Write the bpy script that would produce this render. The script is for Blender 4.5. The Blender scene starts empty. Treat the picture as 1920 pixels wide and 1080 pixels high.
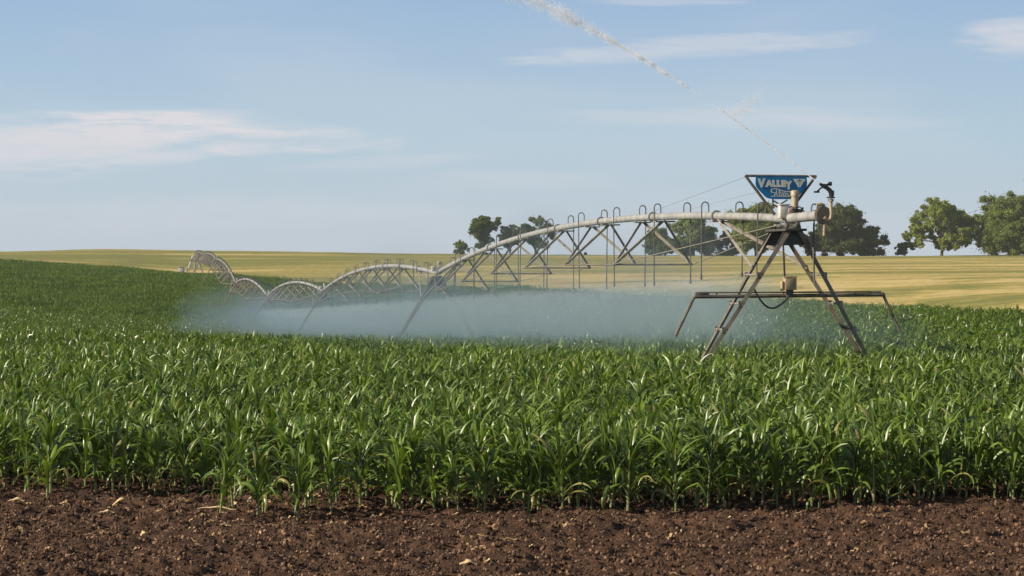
import bpy, bmesh, math, random
import numpy as np
from mathutils import Vector, Matrix

rng = np.random.default_rng(7)
random.seed(7)
S = bpy.context.scene
COL = S.collection
R = math.radians

# ------------------------------------------------------------------ camera
F = 4410.0                 # focal length in photo pixels (1920 wide)
CAM_H = 2.7
HZ = 502.0                 # photo row of eye level
cam_d = bpy.data.cameras.new('camera')
cam = bpy.data.objects.new('camera', cam_d)
COL.objects.link(cam)
cam_d.sensor_width = 36.0
cam_d.lens = F / 1920 * 36.0
cam_d.clip_start = 0.5
cam_d.clip_end = 5000
cam.location = (0, 0, CAM_H)
cam.rotation_euler = (math.pi / 2 - math.atan((540 - HZ) / F), 0, 0)
S.camera = cam

# ------------------------------------------------------------------ light
SUN_EL, SUN_AZ = R(28), R(-104)          # azimuth = atan2(x, y)
to_sun = Vector((math.sin(SUN_AZ) * math.cos(SUN_EL), math.cos(SUN_AZ) * math.cos(SUN_EL), math.sin(SUN_EL)))
sun_d = bpy.data.lights.new('sun', 'SUN')
sun_d.energy = 5.0
sun_d.angle = R(0.53)
sun_d.color = (1.0, 0.89, 0.74)
sun = bpy.data.objects.new('sun', sun_d)
COL.objects.link(sun)
sun.rotation_euler = (-to_sun).to_track_quat('-Z', 'Y').to_euler()
sun.location = (-40, -20, 60)

S.view_settings.view_transform = 'Standard'
S.view_settings.look = 'None'
S.view_settings.exposure = 0.62
S.view_settings.gamma = 1.0
S.render.engine = 'CYCLES'
S.cycles.use_denoising = True
S.cycles.max_bounces = 8
S.cycles.transparent_max_bounces = 24
S.cycles.volume_bounces = 1
S.cycles.sample_clamp_indirect = 6.0


class NT:
    """small helper round a node tree"""
    def __init__(self, tree):
        self.t = tree
        tree.nodes.clear()

    def n(self, kind, **kw):
        nd = self.t.nodes.new(kind)
        for k, v in kw.items():
            setattr(nd, k, v)
        return nd

    def link(self, a, b):
        self.t.links.new(a, b)

    def put(self, sock, v):
        if hasattr(v, 'is_output'):
            self.link(v, sock)
        elif v is not None:
            sock.default_value = v

    def m(self, op, a, b=None, c=None, clamp=False):
        nd = self.n('ShaderNodeMath', operation=op, use_clamp=clamp)
        self.put(nd.inputs[0], a)
        if b is not None:
            self.put(nd.inputs[1], b)
        if c is not None:
            self.put(nd.inputs[2], c)
        return nd.outputs[0]

    def mix(self, f, a, b, mode='MIX'):
        nd = self.n('ShaderNodeMix', data_type='RGBA', blend_type=mode)
        self.put(nd.inputs[0], f)
        self.put(nd.inputs[6], a if hasattr(a, 'is_output') else tuple(a) + (1,) if len(a) == 3 else a)
        self.put(nd.inputs[7], b if hasattr(b, 'is_output') else tuple(b) + (1,) if len(b) == 3 else b)
        return nd.outputs[2]

    def noise(self, vec, scale, detail=3, rough=0.5, dist=0.0):
        nd = self.n('ShaderNodeTexNoise')
        if vec is not None:
            self.link(vec, nd.inputs['Vector'])
        nd.inputs['Scale'].default_value = scale
        nd.inputs['Detail'].default_value = detail
        nd.inputs['Roughness'].default_value = rough
        nd.inputs['Distortion'].default_value = dist
        return nd.outputs['Fac']

    def ramp(self, f, stops):
        nd = self.n('ShaderNodeValToRGB')
        el = nd.color_ramp.elements
        while len(el) < len(stops):
            el.new(0.5)
        for e, (p, c) in zip(el, stops):
            e.position = p
            e.color = tuple(c) + (1,) if len(c) == 3 else c
        self.link(f, nd.inputs[0])
        return nd.outputs[0]

    def mapr(self, f, a, b, c=0.0, d=1.0, smooth=True):
        nd = self.n('ShaderNodeMapRange', interpolation_type='SMOOTHSTEP' if smooth else 'LINEAR')
        self.put(nd.inputs[0], f)
        for i, v in zip((1, 2, 3, 4), (a, b, c, d)):
            nd.inputs[i].default_value = v
        return nd.outputs[0]

    def scaled(self, vec, s):
        nd = self.n('ShaderNodeMapping')
        self.link(vec, nd.inputs[0])
        nd.inputs['Scale'].default_value = s
        return nd.outputs[0]


# ------------------------------------------------------------------ sky
W = bpy.data.worlds.new('World')
S.world = W
W.use_nodes = True
w = NT(W.node_tree)
sky = w.n('ShaderNodeTexSky', sky_type='NISHITA')
sky.sun_disc = False
sky.sun_elevation = SUN_EL
sky.sun_rotation = -SUN_AZ
sky.altitude = 600
sky.air_density = 1.0
sky.dust_density = 1.6
sky.ozone_density = 2.0
SKY_STRENGTH = 0.088
gen = w.n('ShaderNodeTexCoord').outputs['Generated']
sep = w.n('ShaderNodeSeparateXYZ')
w.link(gen, sep.inputs[0])
ay = w.m('MAXIMUM', w.m('ABSOLUTE', sep.outputs[1]), 0.03)
cu = w.m('DIVIDE', sep.outputs[0], ay)
cv = w.m('DIVIDE', sep.outputs[2], ay)
cxyz = w.n('ShaderNodeCombineXYZ')
w.link(cu, cxyz.inputs[0])
w.link(cv, cxyz.inputs[1])
w.link(w.m('SIGN', sep.outputs[1]), cxyz.inputs[2])
uv = cxyz.outputs[0]
wisps = w.noise(w.scaled(uv, (9, 75, 1)), 1.0, 5, 0.55, 0.4)
fine = w.noise(w.scaled(uv, (34, 250, 1)), 1.0, 4, 0.6, 0.6)
soft = w.noise(w.scaled(uv, (6, 22, 1)), 1.0, 3, 0.5)


def cloud(px, py, half_w, half_h, tilt, gain, edge=1.2):
    """thin cloud round a direction of the sky; sizes are tangents of angles * F"""
    u0, v0 = (px - 960) / F, (HZ - py) / F
    du, dv = w.m('SUBTRACT', cu, u0), w.m('SUBTRACT', cv, v0)
    c, s = math.cos(tilt), math.sin(tilt)
    a = w.m('ADD', w.m('MULTIPLY', du, c), w.m('MULTIPLY', dv, s))
    b = w.m('SUBTRACT', w.m('MULTIPLY', dv, c), w.m('MULTIPLY', du, s))
    a = w.m('POWER', w.m('ABSOLUTE', w.m('DIVIDE', a, half_w / F)), 2.0)
    b = w.m('POWER', w.m('ABSOLUTE', w.m('DIVIDE', b, half_h / F)), 2.0)
    r = w.m('SUBTRACT', 1.0, w.m('ADD', a, b))
    r = w.m('ADD', r, w.m('MULTIPLY', w.m('SUBTRACT', wisps, 0.5), 2.6))
    r = w.m('ADD', r, w.m('MULTIPLY', w.m('SUBTRACT', fine, 0.5), 1.7))
    r = w.mapr(r, -0.15, edge)
    front = w.m('GREATER_THAN', sep.outputs[1], 0.0)
    return w.m('MULTIPLY', w.m('MULTIPLY', r, gain), front)


cl = None
for args in [(60, 275, 480, 62, 0.035, 0.62), (420, 250, 330, 34, -0.06, 0.50), (330, 218, 210, 20, 0.02, 0.32),
             (1290, 90, 330, 26, 0.065, 0.40), (1925, 62, 130, 52, 0.16, 0.55, 1.2), (1440, 222, 420, 24, 0.0, 0.26, 1.3),
             (690, 308, 220, 18, 0.05, 0.24, 1.2), (950, 338, 220, 28, 0.0, 0.22, 1.4), (1230, 5, 160, 10, 0.0, 0.28, 1.2),
             (300, 400, 520, 40, 0.02, 0.24, 1.5), (1650, 420, 500, 40, 0.0, 0.15, 1.5)]:
    k = cloud(*args)
    cl = k if cl is None else w.m('ADD', cl, k)
veil = w.m('MULTIPLY', w.mapr(soft, 0.42, 0.72), 0.16)
up = w.mapr(sep.outputs[2], 0.0, 0.02)
cl = w.m('MULTIPLY', w.m('ADD', w.m('MULTIPLY', cl, 1.25), veil), up, clamp=True)
low = w.ramp(w.m('MULTIPLY', sep.outputs[2], 8.0), [(0.0, (0.440, 0.485, 0.545)), (0.45, (0.355, 0.470, 0.560)), (0.95, (0.255, 0.375, 0.545))])
low = w.mix(1.0, low, (10.0, 10.0, 10.0), 'MULTIPLY')
base = w.mix(w.mapr(sep.outputs[2], 0.10, 0.30, 0.88, 0.0), w.mix(1.0, sky.outputs[0], (0.5, 0.5, 0.5), 'MULTIPLY'), low)
base = w.mix(cl, base, (5.3, 5.25, 5.5))
bg = w.n('ShaderNodeBackground')
w.link(base, bg.inputs[0])
bg.inputs[1].default_value = SKY_STRENGTH
out = w.n('ShaderNodeOutputWorld')
w.link(bg.outputs[0], out.inputs[0])


# ------------------------------------------------------------------ helpers
def tag(o, label=None, cat=None, group=None, kind=None):
    if label:
        o['label'] = label
    if cat:
        o['category'] = cat
    if group:
        o['group'] = group
    if kind:
        o['kind'] = kind
    return o


def link(o, parent=None):
    COL.objects.link(o)
    if parent is not None:
        o.parent = parent
    return o


def empty(name, loc=(0, 0, 0), parent=None):
    o = bpy.data.objects.new(name, None)
    o.location = loc
    o.empty_display_size = 0.2
    return link(o, parent)


def mesh_np(name, V, Fq, mat=None, smooth=False):
    """V (n,3); Fq (m,3) or (m,4) index array"""
    V = np.asarray(V, np.float32)
    Fq = np.asarray(Fq, np.int32)
    me = bpy.data.meshes.new(name)
    k = Fq.shape[1]
    me.vertices.add(len(V))
    me.vertices.foreach_set('co', V.ravel())
    me.loops.add(Fq.size)
    me.loops.foreach_set('vertex_index', Fq.ravel())
    me.polygons.add(len(Fq))
    me.polygons.foreach_set('loop_start', np.arange(0, Fq.size, k, dtype=np.int32))
    if smooth:
        me.polygons.foreach_set('use_smooth', np.ones(len(Fq), bool))
    me.update(calc_edges=True)
    me.validate()
    if mat:
        me.materials.append(mat)
    return me


class MB:
    """collects tubes, bars, boxes and lathes into one mesh"""
    def __init__(self):
        self.v, self.f = [], []

    def add(self, vs, fs):
        o = len(self.v)
        self.v += [tuple(p) for p in vs]
        self.f += [tuple(i + o for i in f) for f in fs]
        return self

    def tube(self, pts, r, seg=8, cap=True):
        pts = [Vector(p) for p in pts]
        n = len(pts)
        rs = [r] * n if not hasattr(r, '__len__') else list(r)
        t0 = (pts[1] - pts[0]).normalized()
        ref = Vector((0, 0, 1)) if abs(t0.z) < 0.9 else Vector((1, 0, 0))
        nrm = t0.cross(ref).normalized()
        vs, fs = [], []
        for i, p in enumerate(pts):
            t = (pts[min(i + 1, n - 1)] - pts[max(i - 1, 0)]).normalized()
            nrm = (nrm - t * nrm.dot(t)).normalized()
            b = t.cross(nrm)
            for k in range(seg):
                a = 2 * math.pi * k / seg
                vs.append(p + (nrm * math.cos(a) + b * math.sin(a)) * rs[i])
        for i in range(n - 1):
            for k in range(seg):
                k2 = (k + 1) % seg
                fs.append((i * seg + k, i * seg + k2, (i + 1) * seg + k2, (i + 1) * seg + k))
        if cap:
            fs.append(tuple(range(seg))[::-1])
            fs.append(tuple((n - 1) * seg + k for k in range(seg)))
        return self.add(vs, fs)

    def angle(self, p, q, size, out):
        """an angle-iron bar from p to q, its back turned towards out"""
        p, q = Vector(p), Vector(q)
        t = (q - p).normalized()
        o = Vector(out)
        o = (o - t * o.dot(t)).normalized()
        s = t.cross(o)
        th = size * 0.14
        a1, a2 = (s - o).normalized(), (-s - o).normalized()
        prof = [o * 0, a1 * size, a1 * size - a2.cross(t) * 0 + a2 * th, a1 * th + a2 * th, a2 * size + a1 * th, a2 * size]
        vs = [p + k for k in prof] + [q + k for k in prof]
        fs = [(i, (i + 1) % 6, 6 + (i + 1) % 6, 6 + i) for i in range(6)]
        fs += [(3, 2, 1, 0), (5, 4, 3, 0), (6, 7, 8, 9), (6, 9, 10, 11)]
        return self.add(vs, fs)

    def box(self, c, sx, sy, sz, ax=None, ay=None, az=None, bev=0.0):
        ax, ay, az = ax or Vector((1, 0, 0)), ay or Vector((0, 1, 0)), az or Vector((0, 0, 1))
        bm = bmesh.new()
        bmesh.ops.create_cube(bm, size=1)
        for v in bm.verts:
            v.co = Vector((v.co.x * sx, v.co.y * sy, v.co.z * sz))
        if bev:
            bmesh.ops.bevel(bm, geom=bm.edges[:], offset=bev, segments=2, affect='EDGES', profile=0.5)
        c = Vector(c)
        bm.verts.index_update()
        vs = [c + ax * v.co.x + ay * v.co.y + az * v.co.z for v in bm.verts]
        fs = [tuple(v.index for v in f.verts) for f in bm.faces]
        bm.free()
        return self.add(vs, fs)

    def lathe(self, c, axis, prof, seg=20):
        """prof: (along axis, radius)"""
        axis = Vector(axis).normalized()
        ref = Vector((0, 0, 1)) if abs(axis.z) < 0.9 else Vector((1, 0, 0))
        a = axis.cross(ref).normalized()
        b = axis.cross(a)
        c = Vector(c)
        vs, fs = [], []
        n = len(prof)
        for h, r in prof:
            for k in range(seg):
                t = 2 * math.pi * k / seg
                vs.append(c + axis * h + (a * math.cos(t) + b * math.sin(t)) * r)
        for i in range(n - 1):
            for k in range(seg):
                k2 = (k + 1) % seg
                fs.append((i * seg + k, i * seg + k2, (i + 1) * seg + k2, (i + 1) * seg + k))
        fs.append(tuple(range(seg))[::-1])
        fs.append(tuple((n - 1) * seg + k for k in range(seg)))
        return self.add(vs, fs)

    def prism(self, poly, o, ax, ay, az, t):
        """a flat outline in the ax/ay plane, thickness t along az"""
        o = Vector(o)
        n = len(poly)
        vs = [o + ax * x + ay * y for x, y in poly] + [o + ax * x + ay * y + az * t for x, y in poly]
        fs = [tuple(range(n))[::-1], tuple(range(n, 2 * n))]
        fs += [(i, (i + 1) % n, n + (i + 1) % n, n + i) for i in range(n)]
        return self.add(vs, fs)

    def build(self, name, mat, parent=None, smooth=False, origin=None):
        o0 = Vector(origin) if origin is not None else Vector((0, 0, 0))
        me = bpy.data.meshes.new(name)
        me.from_pydata([tuple(Vector(p) - o0) for p in self.v], [], self.f)
        bm = bmesh.new()
        bm.from_mesh(me)
        bmesh.ops.recalc_face_normals(bm, faces=bm.faces)
        bm.to_mesh(me)
        bm.free()
        if smooth:
            me.polygons.foreach_set('use_smooth', np.ones(len(me.polygons), bool))
            me.update()
            try:
                me.set_sharp_from_angle(angle=R(40))
            except Exception:
                pass
        me.materials.append(mat)
        o = bpy.data.objects.new(name, me)
        o.location = o0
        return link(o, parent)


def mat(name):
    m = bpy.data.materials.new(name)
    m.use_nodes = True
    return m, NT(m.node_tree)


def principled(t, color, rough=0.6, metal=0.0, spec=0.5, normal=None):
    p = t.n('ShaderNodeBsdfPrincipled')
    t.put(p.inputs['Base Color'], color if hasattr(color, 'is_output') else tuple(color) + (1,))
    t.put(p.inputs['Roughness'], rough)
    t.put(p.inputs['Metallic'], metal)
    t.put(p.inputs['Specular IOR Level'], spec)
    if normal is not None:
        t.link(normal, p.inputs['Normal'])
    return p


def finish(t, shader):
    o = t.n('ShaderNodeOutputMaterial')
    t.link(shader, o.inputs[0])


def bump(t, h, strength, dist):
    b = t.n('ShaderNodeBump')
    b.inputs['Strength'].default_value = strength
    b.inputs['Distance'].default_value = dist
    t.link(h, b.inputs['Height'])
    return b.outputs[0]


def objvec(t):
    return t.n('ShaderNodeTexCoord').outputs['Object']


# ------------------------------------------------------------------ materials
def worn_material(name, c1, c2, rough, metal, scale=6.0, rust=0.0):
    m, t = mat(name)
    v = objvec(t)
    a = t.noise(v, scale, 5, 0.6)
    b = t.noise(v, scale * 9, 3, 0.6)
    f = t.m('ADD', t.m('MULTIPLY', a, 0.7), t.m('MULTIPLY', b, 0.3))
    col = t.ramp(f, [(0.36, c1), (0.62, c2)])
    if rust:
        st = t.noise(t.scaled(v, (5, 5, 1.2)), 1.0, 5, 0.7, 0.5)
        col = t.mix(t.m('MULTIPLY', t.mapr(st, 0.50, 0.68), rust), col, (0.15, 0.075, 0.035))
    rg = t.m('ADD', rough, t.m('MULTIPLY', t.m('SUBTRACT', b, 0.5), 0.3))
    finish(t, principled(t, col, rg, metal, 0.4).outputs[0])
    return m


M_PIPE = worn_material('galvanised_pipe', (0.23, 0.23, 0.215), (0.38, 0.38, 0.355), 0.5, 0.15, 3.0, 0.45)
M_STEEL = worn_material('weathered_steel', (0.15, 0.135, 0.11), (0.30, 0.28, 0.235), 0.6, 0.2, 5.0, 0.6)
M_LEG = worn_material('tower_leg_steel', (0.075, 0.068, 0.055), (0.19, 0.17, 0.14), 0.6, 0.15, 5.0, 0.7)
M_DARK = worn_material('dark_steel', (0.045, 0.043, 0.04), (0.09, 0.085, 0.075), 0.6, 0.1, 6.0)
M_HOSE = worn_material('drop_hose_rubber', (0.07, 0.07, 0.065), (0.13, 0.13, 0.12), 0.6, 0.0, 6.0)
M_BLACK = worn_material('black_cast', (0.012, 0.012, 0.013), (0.03, 0.03, 0.03), 0.45, 0.0, 8.0)
M_WHITE = worn_material('old_white_enamel', (0.36, 0.33, 0.29), (0.60, 0.56, 0.52), 0.5, 0.0, 7.0)
M_CREAM = worn_material('tan_box_paint', (0.30, 0.22, 0.13), (0.42, 0.32, 0.20), 0.6, 0.0, 7.0)
M_BRASS = worn_material('tan_fitting', (0.25, 0.19, 0.12), (0.42, 0.34, 0.24), 0.5, 0.1, 9.0)
M_PINK = worn_material('faded_red_housing', (0.40, 0.25, 0.21), (0.56, 0.42, 0.37), 0.55, 0.0, 12.0)
M_BLUE = worn_material('sign_blue', (0.003, 0.145, 0.32), (0.007, 0.19, 0.40), 0.4, 0.0, 4.0)
M_LETTER = worn_material('sign_lettering', (0.60, 0.58, 0.50), (0.78, 0.76, 0.68), 0.5, 0.0, 30.0)
M_TYRE = worn_material('tyre_rubber', (0.02, 0.018, 0.016), (0.05, 0.042, 0.035), 0.85, 0.0, 9.0)


def leaf_material(name, dark, light, rough, trans, spec=0.5, scale=3.0, pale=None):
    m, t = mat(name)
    v = objvec(t)
    ri = t.n('ShaderNodeObjectInfo').outputs['Random']
    a = t.noise(v, scale, 3, 0.6)
    f = t.m('ADD', t.m('MULTIPLY', a, 0.75), t.m('MULTIPLY', ri, 0.34))
    col = t.ramp(f, [(0.26, dark), (0.82, light)])
    if pale is not None:
        at = t.n('ShaderNodeAttribute', attribute_name='rib').outputs['Fac']
        col = t.mix(t.m('MULTIPLY', t.m('MINIMUM', at, 1.0), 0.5), col, pale)
        col = t.mix(t.m('MULTIPLY', t.m('SUBTRACT', at, 1.0, clamp=True), 0.75), col, (0.26, 0.22, 0.085))
    p = principled(t, col, rough, 0, spec)
    tr = t.n('ShaderNodeBsdfTranslucent')
    t.link(t.mix(1.0, col, (1.5, 1.6, 0.6), 'MULTIPLY'), tr.inputs[0])
    mx = t.n('ShaderNodeMixShader')
    mx.inputs[0].default_value = trans
    t.link(p.outputs[0], mx.inputs[1])
    t.link(tr.outputs[0], mx.inputs[2])
    finish(t, mx.outputs[0])
    return m


M_CORN = leaf_material('corn_leaf', (0.013, 0.038, 0.002), (0.140, 0.218, 0.008), 0.36, 0.18, 0.45, 2.6, (0.22, 0.30, 0.10))
M_CORN_FAR = leaf_material('corn_leaf_far', (0.024, 0.060, 0.007), (0.135, 0.205, 0.020), 0.55, 0.18, 0.25, 0.5)
M_STALK = leaf_material('corn_stalk', (0.10, 0.14, 0.04), (0.27, 0.28, 0.12), 0.5, 0.0, 0.4, 4.0)
M_BARK = worn_material('tree_bark', (0.06, 0.045, 0.035), (0.13, 0.105, 0.085), 0.9, 0.0, 1.5)

# soil
M_SOIL, t = mat('bare_soil')
v = objvec(t)
n1 = t.noise(v, 30, 5, 0.65)
n2 = t.noise(v, 1.3, 3, 0.5)
n3 = t.noise(v, 90, 3, 0.7)
f = t.m('ADD', t.m('MULTIPLY', n1, 0.55), t.m('ADD', t.m('MULTIPLY', n2, 0.25), t.m('MULTIPLY', n3, 0.2)))
col = t.ramp(f, [(0.36, (0.020, 0.011, 0.006)), (0.52, (0.078, 0.039, 0.020)), (0.66, (0.21, 0.115, 0.062))])
nb = bump(t, t.m('ADD', n1, t.m('MULTIPLY', n3, 0.5)), 0.9, 0.03)
finish(t, principled(t, col, 0.85, 0, 0.25, nb).outputs[0])

M_CLOD, t = mat('soil_clod')
v = objvec(t)
ri = t.n('ShaderNodeObjectInfo').outputs['Random']
f = t.m('ADD', t.m('MULTIPLY', t.noise(v, 3, 4, 0.6), 0.5), t.m('MULTIPLY', ri, 0.5))
col = t.ramp(f, [(0.2, (0.016, 0.009, 0.005)), (0.55, (0.076, 0.040, 0.022)), (0.84, (0.30, 0.18, 0.11))])
finish(t, principled(t, col, 0.85, 0, 0.25).outputs[0])

M_FIELD, t = mat('field_soil')
v = objvec(t)
col = t.ramp(t.noise(v, 0.7, 4, 0.6), [(0.35, (0.025, 0.020, 0.012)), (0.7, (0.06, 0.045, 0.028))])
finish(t, principled(t, col, 0.9, 0, 0.2).outputs[0])

M_STRAW = worn_material('dry_corn_leaf', (0.42, 0.29, 0.13), (0.72, 0.56, 0.33), 0.7, 0.0, 12.0)

# stubble
M_STUB, t = mat('stubble')
v = objvec(t)
band = t.noise(t.scaled(v, (0.0035, 0.030, 1.0)), 1.0, 4, 0.6, 0.5)
band2 = t.noise(t.scaled(v, (0.02, 0.16, 1.0)), 1.0, 3, 0.6, 0.3)
speck = t.noise(t.scaled(v, (0.9, 0.35, 1.0)), 1.0, 4, 0.75)
sp = t.n('ShaderNodeSeparateXYZ')
t.link(v, sp.inputs[0])
far = t.mapr(sp.outputs[1], 330, 560, 0.0, 0.13)
f = t.m('ADD', t.m('MULTIPLY', band, 1.15), t.m('SUBTRACT', t.m('MULTIPLY', band2, 0.5), 0.305))
f = t.m('ADD', f, far)
f = t.m('ADD', f, t.m('MULTIPLY', t.m('SUBTRACT', speck, 0.5), 0.46))
col = t.ramp(f, [(0.38, (0.52, 0.405, 0.175)), (0.50, (0.39, 0.31, 0.105)), (0.59, (0.26, 0.232, 0.07)), (0.72, (0.175, 0.18, 0.05))])
finish(t, principled(t, col, 0.9, 0, 0.1, bump(t, speck, 0.6, 0.3)).outputs[0])

# ------------------------------------------------------------------ terrain
DK = np.array([-100, 26, 49, 70, 98, 147, 196, 245, 294, 343, 392, 450, 500, 600, 800, 1300], float)
COLS = [
    (-700, [0, 0, 0, -.1, -.7, -1.2, -1.0, .2, 1.8, 3.0, 3.6, 4.1, 4.7, 6.0, 4.6, 0]),
    (0,    [0, 0, 0, -.1, -.9, -1.6, -1.6, -.6, 1.2, 2.6, 3.3, 4.0, 4.9, 6.7, 5.0, 0]),
    (200,  [0, 0, 0, -.1, -1.0, -1.9, -2.2, -1.3, .55, 1.7, 2.1, 3.2, 4.6, 7.45, 5.6, 0]),
    (370,  [0, 0, 0, -.15, -1.1, -2.1, -2.6, -1.9, 0, .7, .9, 2.2, 4.0, 7.1, 5.4, 0]),
    (600,  [0, 0, 0, -.2, -1.2, -2.4, -3.3, -3.0, -1.6, -.2, 1.0, 2.6, 4.2, 6.8, 5.2, 0]),
    (815,  [0, 0, 0, -.3, -1.2, -2.2, -2.9, -2.5, -0.9, .2, 1.4, 2.9, 4.3, 6.35, 5.0, 0]),
    (1000, [0, 0, 0, -.3, -1.1, -2.0, -2.3, -1.2, .2, 1.2, 2.2, 3.2, 4.2, 5.95, 4.6, 0]),
    (1300, [0, 0, 0, -.2, -.8, -1.3, -1.3, -.6, .5, 1.5, 2.4, 3.5, 4.2, 5.75, 4.4, 0]),
    (1600, [0, 0, 0, -.1, -.4, -.5, .3, 1.0, 1.7, 2.4, 3.1, 3.9, 4.5, 5.8, 4.4, 0]),
    (1920, [0, 0, 0, 0, 0, .5, 1.0, 1.5, 2.0, 2.6, 3.2, 4.0, 4.6, 5.95, 4.5, 0]),
    (2600, [0, 0, 0, 0, 0, .5, 1.0, 1.5, 2.0, 2.6, 3.2, 4.0, 4.6, 5.9, 4.5, 0]),
]
UK = np.array([(c[0] - 960) / F for c in COLS])
ZK = np.array([c[1] for c in COLS], float)
DF = np.arange(-100, 1301, 2.0)
_tab = np.array([np.interp(DF, DK, z) for z in ZK])
_ker = np.exp(-0.5 * (np.arange(-16, 17) * 2.0 / 9.0) ** 2)
_ker /= _ker.sum()
_tab = np.array([np.convolve(np.pad(r, 16, mode='edge'), _ker, mode='valid') for r in _tab])


def ground(X, Y):
    X, Y = np.asarray(X, float), np.asarray(Y, float)
    u = np.clip(X / np.maximum(Y, 20.0), UK[0] + 1e-6, UK[-1] - 1e-6)
    i = np.clip(np.searchsorted(UK, u) - 1, 0, len(UK) - 2)
    f = (u - UK[i]) / (UK[i + 1] - UK[i])
    f = f * f * (3 - 2 * f) * 0.5 + f * 0.5
    d = np.clip((Y - DF[0]) / 2.0, 0, len(DF) - 1.001)
    j = d.astype(int)
    g = d - j
    a = _tab[i, j] * (1 - g) + _tab[i, j + 1] * g
    b = _tab[i + 1, j] * (1 - g) + _tab[i + 1, j + 1] * g
    return a * (1 - f) + b * f


BU = [(-700, 430), (0, 405), (200, 400), (370, 396), (600, 350), (815, 318), (1000, 280), (1300, 232), (1600, 150), (1920, 100), (2600, 70)]
BUu = np.array([(p - 960) / F for p, _ in BU])
BUd = np.array([d for _, d in BU], float)


def bound(u):
    u = np.asarray(u, float)
    return np.interp(u, BUu, BUd) + 2.0 * np.sin(u * 95.0) + 1.2 * np.sin(u * 211.0 + 1.0)


def vnoise2(x, y, seed=0):
    """value noise on numpy arrays"""
    xi, yi = np.floor(x).astype(np.int64), np.floor(y).astype(np.int64)
    fx, fy = x - xi, y - yi
    fx, fy = fx * fx * (3 - 2 * fx), fy * fy * (3 - 2 * fy)

    def h(a, b):
        n = (a * 374761393 + b * 668265263 + seed * 1442695041) & 0xffffffff
        n = ((n ^ (n >> 13)) * 1274126177) & 0xffffffff
        return ((n ^ (n >> 16)) & 0xffff) / 65535.0
    return (h(xi, yi) * (1 - fx) + h(xi + 1, yi) * fx) * (1 - fy) + (h(xi, yi + 1) * (1 - fx) + h(xi + 1, yi + 1) * fx) * fy


def grid_faces(nr, nc):
    i = np.arange(nr - 1)[:, None] * nc + np.arange(nc - 1)[None, :]
    return np.stack([i, i + 1, i + nc + 1, i + nc], -1).reshape(-1, 4)


# the ground under everything
ys = np.concatenate([np.arange(-40, 60, 4.0), np.arange(60, 640, 4.0), np.linspace(640, 1250, 40)])
ss = np.linspace(-1, 1, 321)
YY = np.repeat(ys[:, None], len(ss), 1)
XX = ss[None, :] * (ys[:, None] * 0.42 + 60)
ZZ = ground(XX, YY) - 0.06
ZZ = ZZ - 0.25 * (YY > bound(np.clip(XX / np.maximum(YY, 20), -0.45, 0.45)) + 4)
o = link(bpy.data.objects.new('ground', mesh_np('ground', np.stack([XX, YY, ZZ], -1).reshape(-1, 3), grid_faces(len(ys), len(ss)), M_FIELD, True)))
tag(o, 'dark soil beneath the rows of corn', kind='structure')

# the mown stubble hill
us = np.linspace(-0.40, 0.34, 260)
tt = np.concatenate([np.linspace(0, 1, 140) ** 1.15, 1 + np.linspace(0.02, 0.9, 24)])
B = bound(us)
YY = B[None, :] + (640 - B[None, :]) * tt[:, None]
XX = us[None, :] * YY
ZZ = ground(XX, YY) + 0.04 + 0.10 * (vnoise2(XX * 0.25, YY * 0.25, 3) - 0.5) + 0.35 * (vnoise2(XX * 0.03, YY * 0.02, 5) - 0.5) * np.clip((YY - B) / 40, 0, 1)
o = link(bpy.data.objects.new('stubble_field', mesh_np('stubble_field', np.stack([XX, YY, ZZ], -1).reshape(-1, 3), grid_faces(len(tt), len(us)), M_STUB, True)))
tag(o, 'golden mown stubble field rolling up to the skyline', kind='structure')

# the bare soil strip in front, modelled lump by lump
xs = np.arange(-11, 11.001, 0.035)
ys = np.arange(15.5, 31.5, 0.035)
XX, YY = np.meshgrid(xs, ys)


def soil_h(X, Y):
    a = vnoise2(X * 8, Y * 8, 1) ** 2 * 0.075 + vnoise2(X * 17, Y * 17, 2) ** 2 * 0.05 + vnoise2(X * 1.3, Y * 1.6, 4) * 0.07 + vnoise2(X * 4, Y * 4, 9) * 0.035
    e = np.clip(np.minimum(np.minimum(X + 11, 11 - X), np.minimum(Y - 15.5, 31.4 - Y)) / 0.8, 0, 1)
    return a * e - 0.07 * (1 - e) - 0.04


o = link(bpy.data.objects.new('soil_strip', mesh_np('soil_strip', np.stack([XX, YY, soil_h(XX, YY)], -1).reshape(-1, 3), grid_faces(len(ys), len(xs)), M_SOIL, True)))
tag(o, 'strip of bare dark brown soil in front of the corn', kind='structure')


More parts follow.
